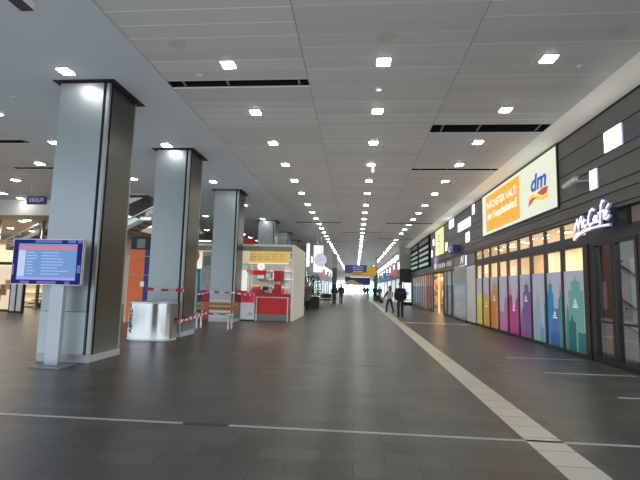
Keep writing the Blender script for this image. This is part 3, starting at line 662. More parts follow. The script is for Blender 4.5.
for x in (6.3, 6.85): MB().box(x-.02,x+.02,-.0,.03,0,2.9).build('post', MIDG, o)
struct(MB().box(5.9,7.5,11.165,11.19,0,3.5).build('wall_cafe_side', MARB))
for k, (x, z) in enumerate(((6.05,2.75),(6.2,2.55),(6.1,2.2),(6.45,2.4),(6.35,1.7),(6.5,1.25))):
    o = thing('wall_stud', 'small dark round stud on the pale cafe wall', 'stud', (x, 11.15, z), 0, 'studs on the pale cafe wall'); MB().cyl((0,0,0),(0,.015,0), .025, seg=10).build('disc', BLACK, o)
o = thing('cafe_table', 'small round dark table inside the cafe doors', 'table', (6.55, 10.45, 0)); MB().cyl((0,0,.9),(0,0,.94), .38, seg=20).build('tabletop', BLACK, o); MB().cyl((0,0,0),(0,0,.9), .04).build('pedestal', SILVER, o); MB().cyl((0,0,0),(0,0,.03), .25).build('foot', BLACK, o)
o = thing('cafe_transom', 'dark reflective transom with a coffee picture above the cafe doors', 'window', (XS, 11.4, 3.06), R90)
MB().box(1.75,1.85,-.03,.05,0,.39).box(3.6,3.7,-.03,.05,0,.39).build('mullion', DGREY, o); MB().box(0,7,.0,.02,0,.39).build('pane', mat('transom_dim', (.13,.12,.11), .25), o)
MB().prism([(1.87,.05),(2.2,.06),(2.4,.12),(2.5,.38),(1.87,.38)], -.008,0).build('pale_picture', mat('pic_beige', (.30,.24,.20), .5), o); MB().prism([(2.4,.02),(2.75,.02),(2.6,.38),(2.5,.38)], -.012,-.002).build('brown_picture', mat('pic_brown', (.16,.06,.035), .5), o)

# ---- white script cafe sign
r = thing('cafe_sign', 'white illuminated three dimensional script sign above the cafe doors', 'sign', (5.50, 11.28, 3.07), R90)
LET = mat('letter_white', (.80,.80,.88), .4, 0, (.86,.88,1), .75); LSIDE = mat('letter_side', (.28,.28,.46), .4, 0, (.40,.40,.75), .26)
strokes = [[(.02,.10),(.10,.34),(.17,.50),(.20,.20),(.32,.52),(.36,.56),(.38,.16)],                       # M
           [(.54,.38),(.48,.42),(.43,.34),(.44,.22),(.50,.17),(.57,.22)],                                 # c
           [(.90,.66),(.84,.72),(.74,.66),(.66,.46),(.64,.28),(.70,.18),(.82,.22)],                       # C
           [(1.0,.42),(.93,.44),(.87,.34),(.88,.24),(.94,.23),(1.01,.42),(1.0,.24),(1.06,.22)],           # a
           [(1.30,.86),(1.24,.88),(1.18,.74),(1.14,.42),(1.11,.06)], [(1.06,.50),(1.28,.54)],             # f
           [(1.26,.34),(1.36,.40),(1.40,.48),(1.34,.52),(1.28,.42),(1.29,.28),(1.36,.24),(1.46,.32)], [(1.38,.60),(1.47,.70)]]  # e acute
sw = [(-.02,-.13),(.16,-.05),(.42,.01),(.75,.04),(1.1,.04),(1.5,.02)]
fb, bb = MB(), MB()
for s in strokes:
    s = [(a*1.04, b*.66) for a, b in s]; stroke(fb, s, .050, -.085, -.07); stroke(bb, s, .056, -.07, -.02)
stroke(fb, sw[:4], .075, -.085, -.07); stroke(fb, sw[3:], .04, -.085, -.07); stroke(bb, sw, .07, -.07, -.02)
fb.build('letter_faces', LET, r); bb.build('letter_sides', LSIDE, r)
MB().box(.05, 1.45, -.02, .02, .16, .28).build('mounting_rail', DGREY, r)
o = thing('sign_box', 'dark square projecting sign box right beside the white script sign', 'sign', (5.61, 10.02, 3.05), R90); MB().box(-.12,.28,-.1,-.005,0,.42).build('housing', mat('box_dark', (.03,.045,.05), .4), o); MB().box(-.09,.25,-.106,-.1,.03,.39).build('face', BLACK, o)

# ---- big shop sign
r = thing('shop_sign', 'large backlit cream and orange shop sign on the dark fascia', 'sign', (5.60, 19.67, 3.93), R90)
SW_, SH = 7.28, 1.84
MB().box(0,SW_,-.10,-.068,0,SH).build('case', BLACK, r)
MB().box(.06,SW_-.06,-.106,-.10,.06,SH-.05).build('face', glow('sign_cream', (.74,.78,.64), 1.0), r)
MB().box(.62,4.45,-.109,-.106,.17,SH-.16).build('orange_field', glow('sign_orange', (.86,.42,.045), 1.0), r)
TXT = glow('sign_text_white', (1,.90,.82), 1.05)
text('lettering', 'NÄCHSTER HALT:', .80, -.109, 1.10, 3.42, .37, TXT, r, .004, 0, .018)
text('lettering', 'der Hauptbahnhof!', .80, -.109, .55, 3.42, .42, TXT, r, .004, 0, .018)
BLU = glow('logo_blue', (.03,.10,.42), 1.0)
text('logo_letters', 'dm', 5.45, -.107, .83, 1.14, .53, BLU, r, .005, .16, .03)
g = MB(); g.prism([(5.25,.70),(5.5,.75),(5.9,.67),(6.3,.54),(6.68,.58),(6.72,.46),(6.3,.42),(5.9,.53),(5.5,.62),(5.28,.57)], -.110, -.106)
g.build('logo_swoosh_yellow', glow('logo_yellow', (.92,.62,.05), 1.0), r)
for P in ([(5.20,.40),(5.30,.58),(5.55,.65),(5.87,.60),(5.6,.54),(5.4,.46)], [(5.92,.72),(6.3,.80),(6.70,.78),(6.6,.60),(6.35,.57),(6.1,.63)]):
    MB().prism(P, -.113, -.110).build('logo_swoosh_red', glow('logo_red', (.60,.07,.05), 1.0), r)

for c in kids(r): c.location.y += .07
# ---- light boxes on the fascia (far edge y, width, z0, z1)
LBX = [(10.09,.66,4.76,5.24,'square white light box on fascia nearest the picture edge'), (10.76,.32,4.05,4.53,'narrow white light box on fascia above the script sign'), (21.36,.42,5.24,5.72,'narrow white light box high beside the big sign'),
       (24.3,2.6,4.76,5.24,'wide white light box on fascia past the big sign'), (26.6,1.25,5.24,5.74,'square white light box high on fascia left of the wide one'), (22.65,.72,4.02,4.53,'narrow white light box on fascia below the wide one'),
       (27.75,.62,4.02,4.53,'narrow white light box beside the tall yellow banner'), (32.2,.55,4.76,5.24,'slim white light box between yellow banner and dark board, upper'), (32.8,.45,3.98,4.5,'slim white light box between yellow banner and dark board, lower')]
for y, w, z0, z1, lab in LBX:
    o = thing('light_box', lab, 'light box', (5.61, y, z0), R90, 'white light boxes on the fascia')
    MB().box(0,w,-.035,-.004,0,z1-z0).build('case', mat('case_lilac', (.5,.5,.7), .4, 0, (.5,.5,.9), .5), o); MB().box(.01,w-.01,-.04,-.035,.01,z1-z0-.01).build('face', BOXW, o)
# surveillance camera
r = thing('surveillance_camera', 'grey white surveillance camera on a wall arm beside the big sign', 'camera', (5.60, 11.22, 4.33), R90)
MB().box(.42,.48,-.03,.0,-.10,.08).build('wall_plate', GREYP, r); MB().bar((.46,-.02,-.02),(.06,-.17,.06), .035,.04).build('arm', GREYP, r)
MB().bar((.12,-.17,.10),(-.50,-.17,.02), .10,.08).build('body', mat('cam_grey', (.72,.74,.70), .5), r); MB().bar((.16,-.17,.148),(-.56,-.17,.062), .125,.015).build('sun_shield', mat('cam_green', (.60,.64,.59), .5), r); MB().bar((-.50,-.17,.02),(-.53,-.17,.016), .07,.06).build('lens', BLACK, r)

# ---- pillar, pale panel and second shopfront
r = thing('steel_pillar', 'brushed steel wall pillar between the two shopfronts', 'pillar', (5.62, 25.4, 0), R90)
MB().box(0,2.4,-.02,.3,.1,2.9).build('panel', brushed('pillar_steel', (.50,.51,.52), .22, .9, .12), r); MB().box(0,2.4,-.03,.3,0,.1).build('plinth', DGREY, r); MB().box(0,2.4,-.02,.0,2.92,3.44).build('header_panel', mat('header_grey', (.26,.25,.245), .4, .4), r)
g = MB(); stroke(g, [(1.55,3.02),(1.72,3.38),(1.95,3.06),(2.15,3.40)], .07, -.04,-.02); g.build('emblem', glow('emblem_white_glow', (.95,.95,1), .75), r)  # emission added to keep the white emblem bright in shade
o = thing('wall_panel', 'pale grey panel between pillar and skyline windows', 'panel', (5.68, 22.98, 0), R90); MB().box(0,1.45,-.0,.1,.08,2.8).build('sheet', mat('pale_panel', (.92,.93,.94), .45), o); MB().box(0,1.45,-.01,.1,0,.08).build('foot', DGREY, o); MB().box(0,1.45,0,.1,2.83,3.44).build('top_sheet', mat('header_grey', (.26,.25,.245), .4, .4), o)
o = thing('projecting_sign', 'small navy sign with white letter projecting beside the steel pillar', 'sign', (5.6, 25.4, 3.68), R90)
MB().box(-.25,1.25,-.35,-.02,0,.40).build('housing', NAVY, o); g = MB(); stroke(g, [(.55,.30),(.35,.32),(.22,.2),(.35,.08),(.55,.1)], .06, -.36,-.35); g.build('letter', glow('emblem_white_glow', (.95,.95,1), .75), o); MB().box(.4,.5,-.02,.0,.1,.3).build('bracket', SILVER, o)
struct(MB().box(XS-.12, XS+.1, 25.45, 45, 2.84, 3.44).build('trim_16', mat('header_brown', (.20,.18,.165), .45, .2)))
o = thing('header_lettering', 'pale small lettering on the header above the far shopfront', 'lettering', (XS-.12, 31.0, 3.0), R90)
g = MB()
for k in range(9): g.box(.3+k*.5,.3+k*.5+.34,-.02,0,.06,.34)
g.build('letter_blocks', mat('let_grey', (.62,.60,.58), .5, 0, (.7,.68,.65), .2), o)
SH2 = [(45.0, 38.2, (.20,.25,.32), 'slate blue', 6), (38.2, 36.0, (.62,.24,.07), 'orange', 2), (36.0, 34.2, (.50,.10,.07), 'red', 2), (34.2, 33.2, (.22,.06,.16), 'plum', 1), (29.2, 28.2, (.10,.11,.12), 'black glazed', 1), (28.2, 26.8, (.10,.16,.17), 'teal glazed', 1), (26.8, 25.5, (.07,.12,.12), 'dark green glazed', 1)]
for y0, y1, c, nm, n in SH2:
    w = (y0-y1)/n
    for k in range(n):
        o = thing('shopfront_panel', '%s window panel of the far bookshop front%s' % (nm, '' if n == 1 else ', %s from its far end' % ORD[k]), 'shop window', (XS, y0-k*w, 0), R90, 'far shopfront panels')
        MB().box(0,.06,-.04,.06,0,2.83).box(w-.06,w,-.04,.06,0,2.83).box(.06,w-.06,-.04,.06,0,.1).box(.06,w-.06,-.04,.06,2.76,2.83).build('frame', FRAME, o)
        cc = tuple(v*random.uniform(.8,1.2) for v in c)
        MB().box(.06,w-.06,0,.02,.1,1.9).build('film', mat('f2_%s_%d' % (nm, k), cc, .25, 0, cc, .25), o)
        pc = (.55,.5,.42) if n == 6 else tuple(min(1, v*1.3+.1) for v in cc)
        MB().box(.06,w-.06,0,.02,1.9,2.76).build('upper_pane', mat('f2u_%s_%d' % (nm, k), pc, .25, 0, pc, .35), o)
struct(MB().box(7.6,7.7,25.5,45,0,2.84).build('wall_bookshop_back', WARM)); struct(MB().box(5.95,7.6,25.5,45,2.84,2.9).build('ceiling_bookshop', WARM))
# open bookshop entrance 33.2 .. 29.2
o = thing('open_doorway', 'warm bright open entrance of the far bookshop', 'doorway', (XS, 33.2, 0), R90)
MB().box(0,.08,-.04,.06,0,2.83).box(3.92,4.0,-.04,.06,0,2.83).box(.08,3.92,-.04,.06,2.72,2.83).build('frame', FRAME, o)
MB().box(2.2,2.34,-.05,.06,0,2.72).build('gold_post', glow('gold_post', (1,.62,.25), 1.1), o)
for k in range(2):
    o = thing('book_shelf', 'tall lit bookshelf inside the open shop entrance, %s' % ('farther one' if k == 0 else 'nearer one'), 'bookshelf', (5.98 + (1-k)*.72, 37.0 - 2.2*k, 0))
    MB().box(0,.62,.25,.3,0,2.4).build('back', glow('shelf_back', (.9,.62,.36), .5), o)
    for z in (.1,.6,1.1,1.6,2.1): MB().box(0,.62,0,.25,z,z+.04).build('shelf', WOOD, o)
    MB().box(-.05,0,0,.3,0,2.4).box(.62,.67,0,.3,0,2.4).build('side', WOOD, o)
    for zi, z in enumerate((.14,.64,1.14,1.64)):
        x = .03
        while x < .5:
            wd = random.uniform(.08,.16); hh = random.uniform(.26,.4); c = random.choice([(.55,.1,.08),(.1,.2,.4),(.75,.7,.6),(.15,.3,.2),(.7,.45,.1),(.25,.12,.25)])
            q = MB().box(0,wd-.01,0,.16,0,hh).build('book', mat('book_%.2f' % c[0], c, .5))
            solo(q, 'small book standing on the %s lit shelf in the shop entrance' % ('farther' if k == 0 else 'nearer'), 'book', None, 0, 'books in the shop entrance'); q.location = (5.98 + (1-k)*.72 + x, 37.05 - 2.2*k, z); x += wd
# tall yellow banner
r = thing('banner', 'tall pale yellow banner on the fascia with small dark marks', 'banner', (5.59, 31.1, 3.95), R90)
MB().box(0,2.75,-.03,.015,0,1.72).build('panel', glow('banner_yellow', (.80,.80,.42), 1.0), r); g = MB()
for a in ((1.2,1.5,1.25,1.36),(1.25,1.42,1.02,1.2),(1.15,1.5,.86,.96),(1.3,1.5,.5,.6),(1.28,1.48,.36,.42)): g.box(a[0],a[1],-.035,-.03,a[2],a[3])
g.build('dark_marks', mat('mark_green', (.15,.2,.12), .5), r)
# dark framed display board
r = thing('display_board', 'large black framed display board with rows of pale teal bars', 'display board', (5.52, 44.6, 3.36), R90)
MB().box(0,11.1,-.0,.08,0,2.4).build('case', mat('board_black', (.006,.010,.011), .8, spec=.1), r)
for s0, s1 in ((.4, 4.8), (5.9, 10.7)):
    for k in range(4): MB().box(s0,s1,-.012,0,.14+k*.44,.36+k*.44).build('lit_bar', glow('teal_bar_%d' % k, ((.50,.72,.62),(.42,.60,.54),(.40,.56,.52),(.36,.48,.46))[k], .55), r)
    MB().box(s0,s1,-.012,0,1.92,2.28).build('dim_bar', mat('dim_bar', (.06,.07,.075), .4), r)
for x, z, lab, c in ((29.8,3.2,'small violet hanging sign below the yellow banner', (.35,.22,.6)),):
    o = thing('hanging_sign', lab, 'sign', (5.35, x, z), R90); MB().box(-.5,.5,-.03,.03,.1,.55).build('panel', glow('violet', c, .8), o); MB().ball((0,-.03,-.05), .3,.06,.2).build('pale_shape', glow('pale_pink', (.9,.72,.65), .8), o); MB().bar((0,.03,.35),(0,.28,.35), .04,.04).build('bracket', SILVER, o)
o = thing('small_notice', 'small cream notice box above the far shopfront', 'notice', (XS-.14, 28.3, 3.0), R90); MB().box(0,.6,-.06,.02,0,.36).build('case', BLACK, o); MB().box(.12,.48,-.066,-.06,.06,.3).build('face', glow('cream_face', (.9,.85,.6), .8), o)

# ================================================================== RIGHT FAR BLOCK
BEI = mat('beige_block', (.40,.40,.34), .6)
struct(MB().box(4.45,5.6,45.02,45.3,3.65,ZC).build('wall_cross', BEI)); struct(MB().box(4.45,5.6,45.02,45.3,2.3,3.65).build('wall_cross_lower', DGREY))
o = thing('advert_screen', 'bright standing advert screen beside the man in the black coat', 'screen', (5.22, 44.6, 0))
MB().box(-.42,.38,-.06,.1,0,2.32).build('case', BLACK, o); MB().box(-.36,.34,-.07,-.06,.32,2.25).build('display', glow('ad_white', (.82,.92,1.0), 1.1), o); MB().box(-.3,.1,-.074,-.07,1.0,1.35).build('picture', glow('ad_blue', (.25,.5,.8), .9), o); MB().box(-.3,.3,-.074,-.07,.4,.62).build('picture_strip', glow('ad_olive', (.6,.7,.3), .9), o)
struct(MB().box(4.72,4.9,45.3,113,2.95,ZC).build('wall_right_far', mat('far_fascia', (.34,.33,.31), .5)))
for k in range(10):
    y = 47.2 + k*6.0; hi = k % 2 == 0
    for j, (dy, z0, ww) in enumerate(((0,4.75,1.0),(2.0,3.75,1.3),(3.7,4.9,1.6))):
        o = MB().box(0,ww,-.05,0,0,.75 if j != 2 else .5).build('light_box', BOXW)
        solo(o, 'far white light box on the fascia receding behind the man in black' , 'light box', (4.715, y+dy, z0), R90, 'far light boxes on the shop side')
for k in range(9):
    y = 52.5 + k*6.6
    o = thing('far_shop_window', 'far glazed shopfront bay behind the walking pair, %s along' % ORD[k], 'shop window', (4.76, y, 0), R90, 'far shopfront bays')
    c = [(.75,.85,.95),(.55,.6,.62),(.85,.9,.95),(.4,.45,.5)][k%4]
    MB().box(0,.3,-.04,.1,0,2.95).box(6.0,6.3,-.04,.1,0,2.95).box(.3,6.0,-.04,.1,2.7,2.95).build('frame', MIDG, o); MB().box(.3,6.0,.0,.03,.0,2.7).build('pane', mat('fs_%d' % (k%4), c, .3, 0, c, .45), o)
for k, (y, lab) in enumerate(((57,'nearest'),(68,'second'),(80,'third'),(93,'fourth'))):
    o = thing('projecting_sign', '%s small blue projecting sign on the far shop side' % lab, 'sign', (4.15, y, 3.05)); MB().box(-.55,.5,0,.1,0,.55).build('panel', glow('sign_blue_%d' % k, ((.08,.2,.6),(.1,.3,.7),(.2,.25,.5),(.1,.2,.5))[k], .6), o); MB().box(-.3,.2,-.01,0,.18,.38).build('white_mark', WHITE, o); MB().bar((.3,.05,.3),(.57,.05,.3), .05,.05).build('bracket', SILVER, o)
o = thing('sale_sign', 'small red and white sign above the man in black', 'sign', (4.2, 50, 3.1)); MB().prism([(-.5,0),(.35,0),(.35,.7),(-.1,.7)], 0,.08).build('panel', mat('pinkred', (.55,.12,.15), .5, 0, (.7,.2,.25), .4), o); MB().bar((.3,.04,.4),(.52,.04,.4), .05,.05).build('bracket', SILVER, o)
for x, y, lab in ((2.75, 60, 'slim dark pillar behind the suitcase travellers'), (3.3, 75, 'farther slim dark pillar behind the travellers')):
    o = thing('slim_pillar', lab, 'pillar', (x+.0, y, 0)); MB().box(-.2,.2,-.2,.2,0,4.4).build('shaft', mat('pillar_dark', (.12,.12,.125), .5), o); MB().box(-.26,.26,-.26,.26,0,.1).build('foot', DGREY, o); MB().box(-.2,.2,-.2,.2,4.4,ZC).build('upper_shaft', GREYP, o)

# ================================================================== LEFT FAR SIDE
struct(MB().box(-5.6,-5.45,50,113,2.9,ZC-.03).build('wall_left_fascia', mat('far_fascia', (.34,.33,.31), .5)))
for k in range(9):
    y = 54 + k*6.4
    o = thing('far_shop_window', 'far pale shopfront bay beyond the hanging clock, %s along' % ORD[k], 'shop window', (-5.5, y, 0), PI/2, 'far shopfront bays on the clock side')
    MB().box(-3,-2.8,-.05,.1,0,2.9).box(2.8,3,-.05,.1,0,2.9).box(-2.8,2.8,-.05,.1,2.7,2.9).build('frame', DGREY, o); c = [(.55,.65,.75),(.12,.13,.14),(.8,.85,.9)][k%3]
    MB().box(-2.8,2.8,0,.03,0,2.7).build('pane', mat('ls_%d' % (k%3), c, .3, 0, c, .45), o)
for k in range(11):
    y = 53.2 + k*5.2; o = MB().box(-.8 if k else -.45,.8,-.05,0,0,1.3 if k % 2 else .7).build('light_box', BOXW)
    solo(o, 'far white light box on the wall beyond the hanging clock', 'light box', (-5.44, y, 3.9 if k % 2 else 4.6), PI/2, 'far light boxes on the clock side')
o = thing('station_clock', 'round white double faced clock hanging above the left walkway', 'clock', (-2.42, 30, 3.47))
MB().cyl((0,-.08,0),(0,.08,0), .44, seg=28).build('case', GREYP, o); MB().cyl((0,-.09,0),(0,-.08,0), .41, seg=28).build('dial', glow('dial', (.72,.72,.95), .75), o)
MB().bar((.02,-.10,-.03),(-.12,-.10,.28), .045,.01).build('hour_hand', BLACK, o); MB().bar((0,-.10,0),(.24,-.10,.05), .035,.01).build('minute_hand', BLACK, o); MB().cyl((0,0,.44),(0,0,ZC-3.47), .02, seg=8).build('rod', SILVER, o)
o = thing('poster_lightbox', 'bright tall light poster hanging below the clock', 'poster', (-3.05, 34, 2.7)); MB().box(-.3,.5,0,.12,0,2.2).build('case', SILVER, o); MB().box(-.26,.46,-.01,0,.05,2.15).build('face', glow('poster_lit', (.85,.92,1.0), 1.2), o); MB().box(0,.06,.04,.1,2.2,ZC-2.7).build('rod', SILVER, o)
o = thing('lit_strip_sign', 'narrow bright vertical sign left of the clock', 'sign', (-4.1, 37, 3.3)); MB().box(-.14,.14,0,.1,0,2.0).build('face', glow('strip_lit', (1,.97,.9), 1.2), o); MB().box(-.17,.17,.1,.16,-.03,2.03).build('case', DGREY, o); MB().box(-.03,.03,.1,.16,2.03,ZC-3.3-.03).build('rod', SILVER, o)
o = thing('pink_poster', 'small pink white poster under the clock', 'poster', (-2.8, 36.5, 2.0)); MB().box(-.18,.22,0,.05,.2,1.0).build('sheet', mat('pinkish', (.75,.42,.40), .5, 0, (.8,.4,.4), .25), o); MB().box(.0,.04,.05,.09,-2.0,1.0).build('post', SILVER, o)
# planters
LEAF = mat('leaf_green', (.035,.09,.04), .6, noise=.5, nscale=9)
for k, (x, y, lab) in enumerate(((-3.05, 33.2, 'black planter with leafy shrub nearest the kiosk'), (-3.9, 36.0, 'black planter with leafy shrub behind the blonde woman'))):
    o = thing('potted_shrub', lab, 'plant', (x, y, 0), 0, 'planters beside the kiosk')
    MB().prismz([(-.34,-.34),(.34,-.34),(.34,.34),(-.34,.34)], 0, .85).build('planter', BLACK, o); MB().box(-.3,.3,-.3,.3,.85,.87).build('soil', DARKWOOD, o)
    g = MB()
    for j in range(260):
        a, b = random.uniform(0, 2*PI), random.random(); zz = .95 + b*1.5; rr = .45*(1-abs(b-.45))*random.uniform(.3,1)
        p = Vector((rr*math.cos(a), rr*math.sin(a), zz)); d = Vector((math.cos(a), math.sin(a), random.uniform(-.3,.6))).normalized()*.17; s = d.orthogonal().normalized()*.045
        g.face((p, p + d*.5 + s, p + d, p + d*.5 - s))
    g.build('foliage', LEAF, o); MB().cyl((0,0,.86),(0,0,1.9), .03,.015, seg=8).build('stem', DARKWOOD, o)
o = thing('waiting_bench', 'low dark bench with steel rails beyond the planters', 'bench', (-2.75, 40.5, 0))
MB().box(-.5,.5,-.3,.3,.38,.5).build('seat', BLACK, o); MB().box(-.5,.5,.24,.3,.6,1.0).build('backrest', DGREY, o)
for s in (-.42,.42): MB().box(s-.03,s+.03,-.25,.3,0,.38).build('leg', SILVER, o)
for k in range(4):
    o = thing('rail_post', 'slim white post of the railing beyond the planters, %s' % ORD[k], 'post', (-3.2+k*.42, 44.2, 0), 0, 'railing posts'); MB().cyl((0,0,0),(0,0,2.1), .04, seg=8).build('shaft', WHITE, o); MB().cyl((0,0,0),(0,0,.04), .09, seg=8).build('foot', SILVER, o)
o = thing('slim_pillar', 'dark slim pillar rising behind the walking couple', 'pillar', (-2.72, 56.2, 0)); MB().box(-.3,.3,-.3,.3,0,4.1).build('shaft', mat('pillar_dark', (.12,.12,.125), .5), o); MB().box(-.36,.36,-.36,.36,0,.1).build('foot', DGREY, o); MB().box(-.3,.3,-.3,.3,4.1,ZC).build('upper_shaft', GREYP, o)

# ================================================================== HANGING SIGNS OVER THE WALKWAY
def hung(o, xs, z):
    for s in xs: MB().cyl((s,0,z),(s,0,ZC-o.location.z), .02, seg=8).build('rod', SILVER, o)
BLUES = glow('wayfinding_blue', (.06,.075,.16), .8); GOLD = glow('wayfinding_gold', (.62,.33,.05), .7)
o = thing('wayfinding_sign', 'blue wayfinding sign with pale lines hanging over the walkway', 'sign', (0, 45.3, 3.1)); MB().box(-1.15,1.15,-.05,.1,0,.85).build('panel', BLUES, o); g = MB()
for k in range(3): g.box(-.3,.75,-.056,-.05,.16+k*.22,.24+k*.22)
g.build('pale_lines', mat('way_line', (.30,.36,.55), .5, 0, (.35,.42,.7), .5), o); hung(o, (-.9,.9), .85)
o = thing('yellow_sign', 'yellow hanging sign with hexagon end in front of the blue sign', 'sign', (0, 44.6, 2.85)); MB().box(-.35,1.7,-.05,.05,0,.32).prism([(1.05,.1),(1.25,0),(1.95,0),(2.2,.42),(1.9,1.0),(1.4,1.0),(1.1,.6)], -.06,.06).build('panel', GOLD, o); MB().box(-.3,.6,-.056,-.05,.1,.2).build('dark_text_bar', mat('way_dark', (.3,.15,.03), .5), o); hung(o, (1.6,), 1.1); hung(o, (-.2,), .32)
o = thing('wayfinding_sign', 'long dark blue and bronze sign hanging farther down the walkway', 'sign', (.3, 70, 2.05)); MB().box(-2.0,2.0,-.05,.1,0,1.3).build('panel', glow('deep_blue', (.03,.04,.11), .7), o); MB().prism([(-2.0,0),(1.2,0),(.2,.35),(-.8,.85),(-2.0,.55)], -.07,-.05).build('bronze_field', glow('bronze', (.36,.26,.14), .7), o); MB().box(-1.2,2.0,-.07,-.05,1.2,1.3).build('pale_edge', glow('pale_edge', (.9,.9,.85), .9), o); hung(o, (-1.6,1.6), 1.3)

# ================================================================== FAR END
struct(MB().box(-6,5,113,113.3,2.95,ZC).build('wall_end', mat('end_wall', (.55,.53,.48), .6)))
o = thing('glass_entrance', 'bright far glazed entrance at the end of the hall', 'entrance', (0, 113.1, 0))
for x in (-5.6,-2.8,-.9,1.0,2.9,4.8): MB().box(x-.08,x+.08,-.06,.06,0,2.9).build('mullion', GREYP, o)
MB().box(-5.6,4.8,-.02,.02,.1,2.9).build('pane', GLASS, o); MB().box(2.9,4.8,-.1,-.06,.3,2.6).build('green_poster', mat('green_post', (.15,.4,.3), .5, 0, (.2,.6,.45), .6), o)
struct(MB().box(-60,60,118,260,-.25,-.02).build('ground', mat('street', (.85,.86,.9), .8)))
for x, y, lab in ((-2.0, 128, 'dark parked car outside the far entrance, farther one'), (.55, 122, 'dark parked car outside the far entrance, nearer one')):
    o = thing('parked_car', lab, 'car', (x, y, -.02), 0, 'cars outside the far entrance'); MB().prism([(-.9,.3),(.9,.3),(.92,.85),(-.92,.85)], 0,4.2).build('car_body', mat('car_dark', (.05,.055,.065), .3), o)
    MB().prism([(-.85,.85),(.85,.85),(.62,1.42),(-.62,1.42)], .5,3.0).build('cabin', mat('car_glass', (.1,.11,.12), .1), o)
    for s in (-.7,.7):
        for yy in (.7,3.4): MB().cyl((s-.1,yy,.31),(s+.1,yy,.31), .31, seg=14).build('wheel', BLACK, o)
        MB().box(s-.12,s+.12,-.02,0,.6,.72).build('tail_light', RED, o)

